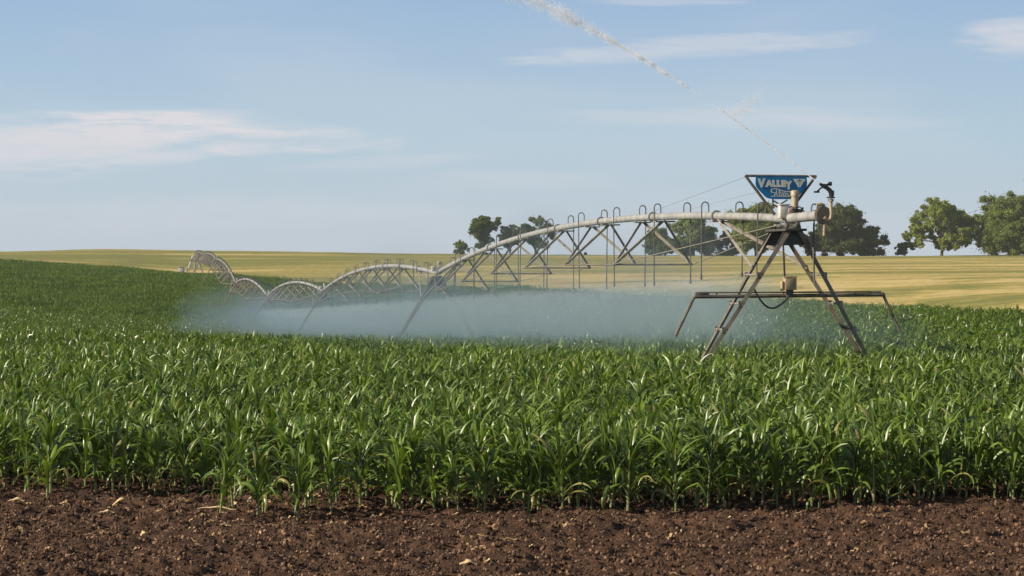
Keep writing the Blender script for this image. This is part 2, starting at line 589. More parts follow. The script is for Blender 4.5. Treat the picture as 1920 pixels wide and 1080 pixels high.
# ------------------------------------------------------------------ scattering
def scatter(name, pts, rot, scl, idx, sources, label, kind='stuff'):
    """one object that shows sources[idx] at every point"""
    me = bpy.data.meshes.new(name)
    n = len(pts)
    me.vertices.add(n)
    me.vertices.foreach_set('co', np.asarray(pts, np.float32).ravel())
    for nm, ty, val in (('rot', 'FLOAT_VECTOR', np.asarray(rot, np.float32)), ('scl', 'FLOAT', np.asarray(scl, np.float32)), ('idx', 'INT', np.asarray(idx, np.int32))):
        at = me.attributes.new(nm, ty, 'POINT')
        at.data.foreach_set('vector' if ty == 'FLOAT_VECTOR' else 'value', val.ravel())
    o = link(bpy.data.objects.new(name, me))
    coll = bpy.data.collections.new(name + '_kinds')
    for k, (s, m_) in enumerate(sources):
        so = bpy.data.objects.new('%s_kind_%02d' % (name, k), s)
        coll.objects.link(so)
    ng = bpy.data.node_groups.new(name + '_scatter', 'GeometryNodeTree')
    ng.interface.new_socket('Geometry', in_out='INPUT', socket_type='NodeSocketGeometry')
    ng.interface.new_socket('Geometry', in_out='OUTPUT', socket_type='NodeSocketGeometry')
    N, L = ng.nodes, ng.links
    gi, go = N.new('NodeGroupInput'), N.new('NodeGroupOutput')
    ci = N.new('GeometryNodeCollectionInfo')
    ci.inputs['Collection'].default_value = coll
    ci.inputs['Separate Children'].default_value = True
    ci.inputs['Reset Children'].default_value = True
    ip = N.new('GeometryNodeInstanceOnPoints')
    ip.inputs['Pick Instance'].default_value = True

    def attr(nm, ty):
        a = N.new('GeometryNodeInputNamedAttribute')
        a.data_type = ty
        a.inputs[0].default_value = nm
        return a.outputs[0]
    L.new(gi.outputs[0], ip.inputs['Points'])
    L.new(ci.outputs[0], ip.inputs['Instance'])
    L.new(attr('idx', 'INT'), ip.inputs['Instance Index'])
    L.new(attr('rot', 'FLOAT_VECTOR'), ip.inputs['Rotation'])
    L.new(attr('scl', 'FLOAT'), ip.inputs['Scale'])
    L.new(ip.outputs[0], go.inputs[0])
    md = o.modifiers.new('scatter', 'NODES')
    md.node_group = ng
    return tag(o, label, kind=kind)


# ------------------------------------------------------------------ corn
def corn_arrays(r, leaves=11, seg=7, height=1.0, fold=True):
    """returns stalk MB and leaf arrays (V, F, rib)"""
    st = MB()
    top = height * 0.62
    lean = (r.normal(0, 0.02), r.normal(0, 0.02))
    stp = [(lean[0] * z, lean[1] * z, z) for z in np.linspace(-0.04, top, 5)]
    st.tube(stp, [0.014, 0.0135, 0.012, 0.010, 0.006], 6)
    V, Fc, rib = [], [], []
    phi0 = r.uniform(0, math.tau)
    for i in range(leaves):
        q = i / (leaves - 1)
        z0 = height * (0.08 + 0.52 * q)
        phi = phi0 + (i % 2) * math.pi + r.normal(0, 0.6)
        length = height * (0.23 + 0.32 * math.sin(math.pi * min(1, 0.18 + 0.72 * q))) * r.uniform(0.85, 1.12)
        width = (0.013 + 0.0185 * math.sin(math.pi * (0.15 + 0.72 * q))) * r.uniform(0.85, 1.15)
        el = math.radians(57 + 27 * q + r.normal(0, 7))          # start slope above horizontal
        droop = math.radians((112 - 58 * q) * r.uniform(0.7, 1.25))
        if i == leaves - 1:
            droop *= 0.35
            el = math.radians(84)
        twist = r.normal(0, 0.9)
        dry = r.random() < (0.5 if i < 3 else 0.03)
        p = np.array([0.0, 0.0, z0])
        base = len(V)
        side_bend = r.normal(0, 0.5)
        kink = r.uniform(0.35, 0.8) if r.random() < 0.4 else 2.0
        ph = phi
        for s in range(seg + 1):
            a = s / seg
            e = el - droop * a ** 1.7 - (0.8 if a > kink else 0.0)
            ph = phi + side_bend * a * a
            dirv = np.array([math.cos(ph) * math.cos(e), math.sin(ph) * math.cos(e), math.sin(e)])
            if s:
                p = p + dirv * (length / seg)
            wdt = width * (0.42 + 1.6 * a) / 1.0 if a < 0.30 else width * (1 - ((a - 0.30) / 0.70) ** 1.8) * 0.9
            wdt = max(wdt, 0.002)
            sd = np.array([-math.sin(ph), math.cos(ph), 0.0])
            nn = np.cross(dirv, sd)
            tw = twist * a + 0.12 * math.sin(a * 9 + i)
            sv = sd * math.cos(tw) + nn * math.sin(tw)
            up = np.cross(sv, dirv)
            if fold:
                lift = 0.32 * wdt
                V += [p + sv * wdt + up * lift, p.copy(), p - sv * wdt + up * lift]
                rib += [2, 2, 2] if dry else [0, 1, 0]
            else:
                V += [p + sv * wdt, p - sv * wdt]
                rib += [2, 2] if dry else [0.2, 0.2]
        k = 3 if fold else 2
        for s in range(seg):
            for c in range(k - 1):
                a0 = base + s * k + c
                Fc.append((a0, a0 + 1, a0 + k + 1, a0 + k))
    return st, np.array(V), np.array(Fc), np.array(rib)


def leaf_mesh(name, V, Fc, rib):
    me = mesh_np(name, V, Fc, M_CORN, True)
    at = me.attributes.new('rib', 'FLOAT', 'POINT')
    at.data.foreach_set('value', np.asarray(rib, np.float32))
    return me


def whole_mesh(name, st, V, Fc, rib):
    sv = np.array(st.v)
    sf = np.array([f for f in st.f if len(f) == 4])
    me = mesh_np(name, np.concatenate([V, sv]), np.concatenate([Fc, sf + len(V)]), M_CORN, True)
    me.materials.append(M_STALK)
    mi = np.zeros(len(me.polygons), np.int32)
    mi[len(Fc):] = 1
    me.polygons.foreach_set('material_index', mi)
    at = me.attributes.new('rib', 'FLOAT', 'POINT')
    at.data.foreach_set('value', np.concatenate([rib, np.zeros(len(sv))]).astype(np.float32))
    return me


hi = []        # near kinds: (stalk mesh, leaf mesh, whole mesh)
for k in range(9):
    r = np.random.default_rng(100 + k)
    st, V, Fc, rib = corn_arrays(r, leaves=17 + k % 4, seg=8, height=1.0)
    tmp = st.build('stalk', M_STALK, None, True)
    sm = tmp.data
    bpy.data.objects.remove(tmp)
    hi.append((sm, leaf_mesh('foliage', V, Fc, rib), whole_mesh('corn_whole_%d' % k, st, V, Fc, rib)))
lo = []
for k in range(8):
    r = np.random.default_rng(200 + k)
    st, V, Fc, rib = corn_arrays(r, leaves=13, seg=4, height=1.0, fold=False)
    lo.append(leaf_mesh('corn_low_%d' % k, V, Fc, rib))
patches = []
for k in range(6):
    r = np.random.default_rng(300 + k)
    Vs, Fs, Rs, off = [], [], [], 0
    for q in range(52):
        st, V, Fc, rib = corn_arrays(r, leaves=7, seg=3, height=r.uniform(0.85, 1.12), fold=False)
        V = V + np.array([r.uniform(-1.6, 1.6), r.uniform(-1.6, 1.6), 0])
        Vs.append(V)
        Fs.append(Fc + off)
        Rs.append(rib)
        off += len(V)
    patches.append(leaf_mesh('corn_patch_%d' % k, np.concatenate(Vs), np.concatenate(Fs), np.concatenate(Rs)))

FRONT_PX = np.array([-600, 0, 180, 330, 450, 560, 640, 1000, 1280, 1600, 1920, 2500], float)
FRONT_PY = np.array([930, 936, 940, 948, 972, 972, 962, 957, 951, 941, 934, 930], float)


def front(u):
    py = np.interp(u * F + 960, FRONT_PX, FRONT_PY)
    return F * CAM_H / (py + 19 - HZ)


# planted rows, near zone
P = []
for i in range(-2, 65):
    y0 = 24.3 + 0.56 * i
    xs_ = np.arange(-0.2177 * 62 - 8, 0.2177 * 62 + 8, 0.175)
    x = xs_ + rng.normal(0, 0.045, len(xs_)) + (i % 2) * 0.1
    y = y0 + rng.normal(0, 0.07, len(xs_)) + 0.012 * x
    P.append(np.stack([x, y], 1))
P = np.concatenate(P)
u_ = P[:, 0] / P[:, 1]
fr = front(u_)
keep = (P[:, 1] > fr) & (P[:, 1] < 60) & (np.abs(u_) < 0.2177 + 6.0 / P[:, 1])
pxs = u_ * F + 960
dfr = P[:, 1] - fr
thin = np.interp(pxs, [-700, 250, 620, 760, 1000], [0.20, 0.20, 0.36, 0.75, 1.0])       # the ragged left end of the front rows
prob = np.where(dfr < 0.6, thin * 0.7, np.where(dfr < 1.6, 0.05 + 0.95 * thin, np.where(dfr < 3.2, 0.30 + 0.70 * thin, 0.97)))
keep &= rng.random(len(P)) < prob
P = P[keep]
P = P[np.argsort(P[:, 1])]
inview = np.abs(P[:, 0] / P[:, 1]) < 0.2177 + 0.2 / P[:, 1]
ids = np.where(inview)[0][:300]
singles = P[ids]
rest = np.delete(P, ids, 0)

protos = []
for n, (x, y) in enumerate(singles):
    k = int(rng.integers(len(hi)))
    ft = float(front(x / y))
    sc = float(np.clip(rng.normal(0.98, 0.10), 0.7, 1.2))
    px = x / y * F + 960
    lead = y - ft < 0.7
    if lead and px < 620:
        sc *= 0.86
        lab = 'slim corn plant standing apart in the gappy front rows, bare soil showing between the stems'
    elif lead:
        lab = 'green corn plant in the dense foremost row, its stem bare above the dark soil'
    else:
        lab = 'leafy green corn plant crowded just behind the foremost row of corn'
    root = empty('corn_plant', (x, y, float(soil_h(x, y)) if y < 31 else 0.0))
    root.rotation_euler = (float(rng.normal(0, .05)), float(rng.normal(0, .05)), float(rng.uniform(0, math.tau)))
    root.scale = (sc, sc, sc)
    tag(root, lab, 'corn plant', 'corn plants along the front edge of the field')
    link(bpy.data.objects.new('stalk', hi[k][0]), root)
    link(bpy.data.objects.new('foliage', hi[k][1]), root)

pts, rot, scl, idx = [], [], [], []


def put(x, y, kinds, base, tilt=0.06, s=(0.98, 0.10), lo_hi=(0.7, 1.25)):
    n = len(x)
    z = ground(x, y) - 0.02
    pts.append(np.stack([x, y, z], 1))
    rot.append(np.stack([rng.normal(0, tilt, n), rng.normal(0, tilt, n), rng.uniform(0, math.tau, n)], 1))
    sv = np.clip(rng.normal(s[0], s[1], n), *lo_hi) * (1 + 0.16 * (vnoise2(x * 0.35, y * 0.22, 11) - 0.5)) * (1 + 0.15 * np.exp(-((y - 44.0) / 8.0) ** 2))
    scl.append(sv)
    idx.append(base + rng.integers(0, kinds, n))


put(rest[:, 0], rest[:, 1], len(hi), 0)
# middle zone
n = 95000
y = np.sqrt(rng.uniform(60 ** 2, 200 ** 2, n))
x = rng.uniform(-0.27, 0.26, n) * y
k = y < bound(x / y) - 0.4
put(x[k], y[k], len(lo), len(hi), s=(1.02, 0.10))
# far zone, clumps of plants
n = 6200
y = np.sqrt(rng.uniform(198 ** 2, 432 ** 2, n))
x = rng.uniform(-0.29, 0.10, n) * y
k = y < bound(x / y) - 1.8
put(x[k], y[k], len(patches), len(hi) + len(lo), tilt=0.01, s=(1.0, 0.06))
for m_ in patches:
    m_.materials[0] = M_CORN_FAR
src = [(h[2], None) for h in hi] + [(m_, None) for m_ in lo] + [(m_, None) for m_ in patches]
scatter('corn_field', np.concatenate(pts), np.concatenate(rot), np.concatenate(scl), np.concatenate(idx), src,
        'dense green corn crop filling the field behind the front rows and up the far slope')

# ------------------------------------------------------------------ soil clods and litter
clods = []
for k in range(6):
    bm = bmesh.new()
    bmesh.ops.create_icosphere(bm, subdivisions=2, radius=1.0)
    r = np.random.default_rng(k + 40)
    q = [Vector(r.normal(0, 1, 3)).normalized() for _ in range(7)]
    for v in bm.verts:
        d = min(1.0, min(0.72 + 0.5 * (1 - v.co.normalized().dot(w_)) for w_ in q))
        v.co = Vector((v.co.x, v.co.y * 0.85, v.co.z * 0.7)) * d * r.uniform(0.9, 1.08)
    me = bpy.data.meshes.new('clod_%d' % k)
    bm.to_mesh(me)
    bm.free()
    me.materials.append(M_CLOD)
    clods.append((me, None))
n = 60000
y = 18.5 + 10.5 * rng.random(n)
x = rng.uniform(-1, 1, n) * (0.2177 * y + 2.0)
z = soil_h(x, y)
sz = np.clip(0.0125 * np.exp(rng.normal(0, 0.5, n)), 0.005, 0.034)
scatter('soil_clods', np.stack([x, y, z + sz * 0.25], 1), rng.uniform(0, math.tau, (n, 3)), sz, rng.integers(0, 6, n), clods, 'loose crumbs and clods of brown soil')


def strip_mesh(name, r, length, width, curl, upright=False):
    """a curled ribbon with thickness, like a dried corn leaf"""
    mb = MB()
    seg = 9
    vs = []
    for s in range(seg + 1):
        a = s / seg
        wd = width * (0.35 + 1.3 * a if a < 0.45 else 0.93 * (1 - ((a - 0.45) / 0.55) ** 1.6)) + 0.002
        xx = length * (a - 0.5)
        zz = curl * math.sin(math.pi * a) + 0.006 * math.sin(a * 13 + r.uniform(0, 1))
        yy = 0.10 * length * math.sin(a * 3.1 + r.uniform(0, 0.2))
        tw = (a - 0.5) * curl * 8
        for th in (0.0, -0.004):
            for c in (-1, 0, 1):
                vs.append((xx, yy + c * wd * math.cos(tw), zz + c * wd * math.sin(tw) + (0.25 * wd if c else 0) + th + 0.008))
    fs = []
    for s in range(seg):
        for (a0, a1) in ((0, 1), (1, 2), (4, 3), (5, 4), (3, 0), (2, 5)):
            fs.append((s * 6 + a0, s * 6 + a1, s * 6 + 6 + a1, s * 6 + 6 + a0))
    fs += [(0, 3, 4, 1), (1, 4, 5, 2), (seg * 6 + 1, seg * 6 + 4, seg * 6 + 3, seg * 6), (seg * 6 + 2, seg * 6 + 5, seg * 6 + 4, seg * 6 + 1)]
    mb.add(vs, fs)
    o = mb.build(name, M_STRAW, None, True)
    me = o.data
    bpy.data.objects.remove(o)
    return me


M_BIT = worn_material('straw_scrap', (0.28, 0.17, 0.075), (0.58, 0.40, 0.20), 0.8, 0.0, 12.0)
bits = [(strip_mesh('bit_%d' % k, np.random.default_rng(k), 0.07, 0.005, 0.006), None) for k in range(5)]
for b_ in bits:
    b_[0].materials[0] = M_BIT
n = 800
y = 20.0 + 9.0 * rng.random(n) ** 0.8
x = rng.uniform(-1, 1, n) * (0.2177 * y + 1.0)
x = np.where(rng.random(n) < 0.45, -np.abs(x), x)
scatter('straw_litter', np.stack([x, y, soil_h(x, y) + 0.006], 1), np.stack([rng.normal(0, .2, n), rng.normal(0, .2, n), rng.uniform(0, math.tau, n)], 1),
        np.clip(np.exp(rng.normal(-0.2, 0.5, n)), 0.3, 2.0), rng.integers(0, 5, n), bits, 'thin scraps of straw scattered over the brown soil')


def on_soil(px, py):
    y = F * CAM_H / (py - HZ)
    return (px - 960) / F * y, y


for n, (px, py, ln, wd, cu_, rz, lab) in enumerate([
    (228, 958, 0.26, 0.030, 0.10, 0.5, 'large curled pale dry corn husk arching above the soil near the front corn stems'),
    (405, 976, 0.42, 0.016, 0.012, -0.12, 'long straight pale dry corn stalk piece lying just before the gappy corn'),
    (30, 967, 0.17, 0.030, 0.02, 0.1, 'broad pale flake of dry husk on the soil at the far left of the strip'),
    (85, 985, 0.10, 0.012, 0.01, 0.4, None), (200, 980, 0.16, 0.022, 0.02, 0.2, None), (300, 972, 0.13, 0.020, 0.025, -0.4, None),
    (440, 962, 0.10, 0.030, 0.05, 0.8, 'short upturned pale husk scrap beside the foremost left corn stems'),
    (268, 1008, 0.07, 0.022, 0.03, 0.9, None), (419, 1001, 0.09, 0.018, 0.02, -0.5, None), (506, 996, 0.14, 0.010, 0.01, 0.05, None),
    (622, 990, 0.16, 0.014, 0.012, 0.08, None), (165, 1017, 0.14, 0.008, 0.008, 0.0, None), (118, 952, 0.14, 0.016, 0.02, 0.0, None),
    (878, 1074, 0.18, 0.034, 0.03, 0.2, 'bright crumpled husk scrap at the very front of the soil'), (917, 1078, 0.08, 0.02, 0.02, 0.0, None),
    (1000, 1040, 0.12, 0.007, 0.01, 0.9, None), (950, 1032, 0.20, 0.006, 0.006, 0.0, None), (1062, 1003, 0.06, 0.018, 0.02, 0.3, None),
    (1440, 960, 0.16, 0.014, 0.02, 0.1, None), (1500, 974, 0.14, 0.014, 0.02, -0.3, None), (1370, 985, 0.06, 0.012, 0.01, 0.6, None),
    (1800, 1000, 0.16, 0.007, 0.008, 0.05, None), (1140, 1022, 0.22, 0.007, 0.01, 0.3, None), (1840, 1050, 0.12, 0.008, 0.01, 0.7, None),
    (700, 978, 0.10, 0.016, 0.03, 0.9, None), (858, 975, 0.12, 0.014, 0.02, 0.4, None)]):
    x, y = on_soil(px, py)
    me = strip_mesh('dry_husk', np.random.default_rng(60 + n), ln, wd, cu_)
    o = link(bpy.data.objects.new('dry_husk', me))
    o.location = (x, y, float(soil_h(x, y)) + 0.012)
    o.rotation_euler = (0.25 if wd > 0.015 else 0, 0, rz)
    if lab:
        tag(o, lab, 'dry husk')
    else:
        tag(o, 'small pale scrap of dry corn leaf lying loose on the bare soil', 'dry husk', 'pale scraps of corn leaf on the bare soil')

# ------------------------------------------------------------------ centre pivot irrigator
X0, Y0 = 5.70, 49.0
XY = []
for i in range(8):
    XY.append((X0 - 8.9 * i + 0.065 * i * i + (0.0016 * i ** 3), Y0 + 49.0 * i))
HUBZ = [3.72, 2.48, 1.27, 0.36, 1.14, 3.78, 4.5, 4.85]
HUB = [Vector((a, b, z)) for (a, b), z in zip(XY, HUBZ)]
GZ = [float(ground(a, b)) for a, b in XY]
ARCH = 0.80


def axes(i):
    a, b = HUB[max(i - 1, 0)], HUB[min(i + 1, 7)]
    d = Vector((b.x - a.x, b.y - a.y, 0)).normalized()
    return d, Vector((d.y, -d.x, 0))           # along the pipe (away), travel (to the right)


def pipe_at(i, t):
    a, b = HUB[i], HUB[i + 1]
    p = a.lerp(b, t)
    p.z += 4 * (ARCH if i < 4 else 0.62 if i == 4 else 0.45) * t * (1 - t)
    return p


UP = Vector((0, 0, 1))
pivot = empty('centre_pivot_irrigator', (HUB[0].x, HUB[0].y, GZ[0]))
tag(pivot, 'long galvanised pivot irrigation machine on wheeled towers in the corn, blue sign on end', 'irrigation machine')
O = pivot.location.copy()


def part(mb, name, m_, parent, smooth=True):
    """build in world coordinates, then hang under a parent that stands without rotation"""
    o = mb.build(name, m_, None, smooth)
    o.parent = parent
    off = Vector((0, 0, 0))
    q = parent
    while q is not None:
        off += q.location
        q = q.parent
    o.location = o.location - off
    return o


far_drops = MB()
for i in range(7):
    d, p = (HUB[i + 1] - HUB[i]), None
    d.z = 0
    L = d.length
    d.normalize()
    p = Vector((d.y, -d.x, 0))
    near = i < 2
    mb = MB()
    mb.tube([pipe_at(i, t) for t in np.linspace(0, 1, 33)], 0.090 if i < 4 else 0.085, 14 if near else 8)
    for t in [0.11 + 0.125 * k for k in range(8)]:      # flange collars between the pipe lengths
        q0, q1 = pipe_at(i, t - 0.0006), pipe_at(i, t + 0.0006)
        mb.tube([q0, q1], 0.135, 14 if near else 8)
    span = part(mb, 'pipe_span', M_PIPE, pivot)
    nodes = []
    allmb = MB()
    bar = 0.030 if near else (0.034 if i < 4 else 0.050)
    for k in range(1, 7):
        t = 0.11 + 0.125 * k
        c = pipe_at(i, t)
        low = c - UP * 1.22
        e = [low - p * 1.05, low + p * 1.05]
        nodes.append(e)
        fm = MB() if near else allmb
        fm.tube([e[0], e[1]], bar * 0.9, 6)
        for s in (0, 1):
            for dt in (-0.024, 0.024):
                q = pipe_at(i, t + dt) - UP * 0.11 + p * (0.06 if s else -0.06)
                if near:
                    fm.angle(e[s], q, 0.062, (e[s] - low) - UP * 0.4)
                else:
                    fm.tube([e[s], q], bar, 5)
        fm.box(pipe_at(i, t - 0.024) - UP * 0.125, 0.50, 0.30, 0.035, p, d, UP)
        fm.box(pipe_at(i, t + 0.024) - UP * 0.125, 0.42, 0.24, 0.03, p, d, UP)
        if near:
            part(fm, 'truss_frame', M_STEEL, span, False)
    # the bars that tie the span to the legs of its towers
    fm = MB() if near else allmb
    for (t, j, sg) in ((0.105, i, 1), (0.90, i + 1, -1)):
        if j == 7:
            continue
        dj, pj = axes(j)
        for s in (-1, 1):
            h = HUB[j].z - 1.02
            foot = Vector((HUB[j].x, HUB[j].y, h)) + pj * 0.63 * s + dj * 0.42 * sg
            q = pipe_at(i, t) - UP * 0.11 + p * 0.06 * s
            if near:
                fm.angle(foot, q, 0.062, p * s - UP * 0.3)
            else:
                fm.tube([foot, q], bar, 5)
        fm.box(pipe_at(i, t) - UP * 0.125, 0.40, 0.36, 0.03, p, d, UP)
    if near:
        part(fm, 'truss_frame', M_STEEL, span, False)
    rods = MB() if near else allmb
    for s in (0, 1):
        path = [HUB[i] - UP * 0.12 + p * (0.1 if s else -0.1)] + [e[s] for e in nodes] + [HUB[i + 1] - UP * 0.12 + p * (0.1 if s else -0.1)]
        rr = MB() if near else rods
        for a, b in zip(path[:-1], path[1:]):
            rr.tube([a, b], 0.013 if near else 0.018, 5)
        if near:
            part(rr, 'truss_rod', M_STEEL, span, False)
    if not near:
        part(allmb, 'truss', M_STEEL, span, False)
    # goosenecks and drop hoses
    for k in range(21):
        t = 0.030 + 0.047 * k
        if t > 0.985:
            continue
        c = pipe_at(i, t)
        sd = 1 if k % 2 else -1
        lin = HUB[i].z + (HUB[i + 1].z - HUB[i].z) * t
        zn = lin - 1.02 + random.uniform(-0.06, 0.06)
        wv = 0.17
        path = [c + UP * 0.06, c + UP * 0.24]
        for a in np.linspace(0, math.pi, 7)[0:]:
            path.append(c + UP * (0.24 + 0.085 * math.sin(a)) + p * sd * (0.085 - 0.085 * math.cos(a)))
        endp = c + p * sd * wv
        sway = random.uniform(-0.03, 0.03)
        path += [Vector((endp.x, endp.y, c.z)), Vector((endp.x + sway, endp.y, zn))]
        dm = MB() if i < 4 else far_drops
        dm.tube(path, 0.016 if i < 4 else 0.024, 6 if i < 2 else 4)
        dm.lathe((endp.x + sway, endp.y, zn), -UP, [(0, 0.02), (0.05, 0.026), (0.10, 0.03), (0.13, 0.02)], 8)
        if i < 4:
            part(dm, 'drop_hose', M_HOSE, span)
part(far_drops, 'drop_hose', M_HOSE, pivot)['kind'] = 'stuff'


def leg_point(i, s, b_top, z):
    """a point on a tower leg; s = -1 / 1 side, b_top along-pipe offset at the top"""
    d, p = axes(i)
    zt, zb = HUB[i].z - 0.10, GZ[i] + 0.50
    f = (zt - z) / (zt - zb)
    sp = 1.90 * (zt - zb) / 3.0
    a = s * (0.06 + (sp - 0.06) * f)
    b = b_top * (1 - f) + math.copysign(0.13, b_top) * f
    return Vector((HUB[i].x, HUB[i].y, z)) + p * a + d * b


for i in range(7):
    d, p = axes(i)
    h, g = HUB[i], GZ[i]
    zt, zb = h.z - 0.10, g + 0.50
    sp = 1.90 * (zt - zb) / 3.0
    hub = MB()
    hub.box(Vector((h.x, h.y, h.z - 0.24)), 0.46, 1.50, 0.05, p, d, UP, 0.01)
    hub.tube([h - d * 0.9 - UP * 0.16, h + d * 0.9 - UP * 0.16], 0.045, 8)
    # the gusset under the pipe that the legs meet in
    for b in (-0.55, 0.55):
        hub.prism([(-0.12, 0.0), (0.12, 0.0), (0.36, -0.42), (-0.36, -0.42)], Vector((h.x, h.y, h.z - 0.13)) + d * b, p, UP, d, 0.02)
    tower = part(hub, 'drive_tower', M_DARK, pivot, False)
    for s in (-1, 1):
        for b in (-0.62, 0.62):
            lm = MB()
            pa, pb = leg_point(i, s, b, zt), leg_point(i, s, b, zb)
            lm.angle(pb, pa, 0.085, p * s + d * math.copysign(0.5, b))
            part(lm, 'leg', M_LEG, tower, False)
        rm = MB()
        for f in (0.34, 0.53, 0.70):
            z = zt + (zb - zt) * f
            rm.tube([leg_point(i, s, -0.62, z), leg_point(i, s, 0.62, z)], 0.025, 6)
            if i < 2:
                for bb in (-0.62, 0.62):
                    rm.box(leg_point(i, s, bb, z), 0.075, 0.02, 0.12, p, d, UP, 0.004)
                    for du in (-0.035, 0.035):
                        rm.lathe(leg_point(i, s, bb, z + du) - d * 0.014, -d, [(0, 0.016), (0.014, 0.016), (0.016, 0.008)], 6)
        part(rm, 'leg_rungs', M_STEEL, tower, False)
    bm_ = MB()
    bc = Vector((h.x, h.y, g + 0.40))
    bm_.box(bc, 2 * sp + 0.1, 0.16, 0.16, p, d, UP, 0.01)
    part(bm_, 'base_beam', M_STEEL, tower, False)
    for s in (-1, 1):
        wc = bc + p * s * (sp - 0.10) - d * 0.22
        wm = MB()
        wm.lathe(wc - d * 0.03, d, [(-0.15, 0.25), (-0.16, 0.36), (-0.11, 0.415), (0.0, 0.43), (0.11, 0.415), (0.16, 0.36), (0.15, 0.25)], 28)
        for k in range(22):                     # tractor lugs
            a = 2 * math.pi * k / 22
            rad = p * math.cos(a) + UP * math.sin(a)
            tan = p * -math.sin(a) + UP * math.cos(a)
            wm.box(wc - d * 0.03 + rad * 0.43, 0.04, 0.26, 0.06, tan, (d + tan * 0.5 * (1 if k % 2 else -1)).normalized(), rad)
        ty = part(wm, 'wheel', M_TYRE, tower)
        rm = MB()
        rm.lathe(wc - d * 0.03, d, [(-0.14, 0.26), (-0.12, 0.24), (-0.05, 0.12), (-0.09, 0.08), (0.12, 0.08), (0.12, 0.24), (0.14, 0.26)], 20)
        part(rm, 'rim', M_STEEL, tower)
    # alignment housing standing on the pipe joint
    pm = MB()
    base_ = h + p * 0.10 + UP * 0.10
    if i:
        pm.lathe(base_, UP, [(0, 0.09), (0.05, 0.07), (0.30, 0.07), (0.31, 0.085), (0.36, 0.085), (0.38, 0.05)], 12)
        pm.box(base_ - p * 0.22 + UP * 0.08, 0.20, 0.16, 0.22, p, d, UP, 0.02)
        part(pm, 'control_housing', M_WHITE, tower)

end_tower = [o for o in pivot.children if o.name.startswith('drive_tower')][0]
d, p = axes(0)
h, g = HUB[0], GZ[0]


def at(px, py, b=0.0):
    """a point of the end tower's own plane (metres from 90 photo pixels), shifted b along the pipe"""
    return Vector((h.x, h.y, 0)) + p * ((px - 1473) / 90.0) + d * b + UP * (CAM_H + (HZ - py) / 90.0)


# upright alignment housing, red-white casing and linkage
pm = MB()
pm.lathe(at(1484, 396, -0.25), UP, [(0, 0.055), (0.06, 0.055), (0.07, 0.075), (0.30, 0.075), (0.31, 0.09), (0.40, 0.09), (0.42, 0.075), (0.43, 0.05)], 18)
part(pm, 'control_housing', M_BRASS, end_tower)
pm = MB()
pm.box(at(1461, 398, -0.28), 0.20, 0.20, 0.27, p, d, UP, 0.018)
pm.box(at(1461, 384.5, -0.28), 0.22, 0.22, 0.03, p, d, UP, 0.008)
part(pm, 'gear_casing', M_WHITE, end_tower)
pm = MB()
pm.lathe(at(1468, 396, -0.3), p, [(0, 0.10), (0.08, 0.11), (0.12, 0.085), (0.17, 0.07), (0.18, 0.03)], 14)
part(pm, 'motor', M_PINK, end_tower)
pm = MB()
pm.tube([at(1476, 392, -0.4), at(1486, 400, -0.4), at(1497, 407, -0.38)], 0.022, 6)
pm.tube([at(1496, 390, -0.4), at(1486, 401, -0.4), at(1474, 414, -0.4)], 0.022, 6)
pm.box(at(1489, 397, -0.32), 0.16, 0.10, 0.10, p, d, UP, 0.01)
pm.tube([at(1478, 410, -0.3), at(1480, 396, -0.3), at(1492, 388, -0.3), at(1500, 396, -0.3), at(1502, 408, -0.3)], 0.013, 6)
part(pm, 'linkage', M_BLACK, end_tower)
pm = MB()
pm.lathe(at(1486, 430, -0.45), UP, [(0, 0.05), (0.06, 0.05), (0.08, 0.035), (0.20, 0.035)], 12)
part(pm, 'drain_valve', M_WHITE, end_tower)

# crop guard: long cross rail with sloping arms
gm = MB()
z1 = 0.02
gm.tube([at(1298, 556, z1), at(1668, 553, z1)], 0.040, 8)
gm.tube([at(1299, 548.5, z1), at(1660, 547.5, z1)], 0.020, 6)
for px in (1299, 1340, 1400, 1470, 1540, 1610, 1655):
    gm.tube([at(px, 548, z1), at(px, 556, z1)], 0.015, 5)
gm.box(at(1312, 552.5, z1), 0.30, 0.05, 0.10, p, d, UP, 0.008)
gm.box(at(1650, 550.5, z1), 0.24, 0.05, 0.10, p, d, UP, 0.008)
gm.tube([at(1297, 556, z1), at(1261, 629, z1)], 0.034, 8)
gm.tube([at(1663, 549, z1), at(1700, 626, z1)], 0.030, 8)
part(gm, 'crop_guard', M_LEG, end_tower)
# tower box with its stand and cables
pm = MB()
pm.box(at(1478.5, 532, -0.10), 0.25, 0.16, 0.26, p, d, UP, 0.012)
pm.box(at(1478.5, 519, -0.10), 0.27, 0.18, 0.02, p, d, UP, 0.004)
pm.box(at(1463.5, 536, -0.10), 0.04, 0.12, 0.20, p, d, UP, 0.006)
bx = part(pm, 'control_box', M_CREAM, end_tower)
pm = MB()
pm.box(at(1479, 550, -0.08), 0.13, 0.12, 0.16, p, d, UP, 0.012)
part(pm, 'motor', M_DARK, end_tower)
cm = MB()
cm.tube([at(1464, 432, -0.1), at(1465.5, 470, -0.12), at(1467, 510, -0.14), at(1468, 522, -0.12)], 0.022, 6)
part(cm, 'power_cable', M_BLACK, end_tower)
cm = MB()
loop = []
for a in np.linspace(0, 1, 13):
    loop.append(at(1406 + 66 * a, 541 + 17 * a + 36 * math.sin(math.pi * a ** 0.9) * 0.78, -0.22))
cm.tube(loop, 0.022, 6)
part(cm, 'cable_loop', M_BLACK, end_tower)
cm = MB()
cm.tube([at(1512, 395, -0.6), at(1510, 460, -0.6), at(1513, 520, -0.55), at(1515, 533, -0.55)], 0.022, 6)
cm.tube([at(1506, 398, -0.6), at(1506.5, 388, -0.6), at(1509.5, 384, -0.6), at(1514, 384, -0.6), at(1517.5, 388, -0.6), at(1518, 402, -0.6)], 0.018, 6)
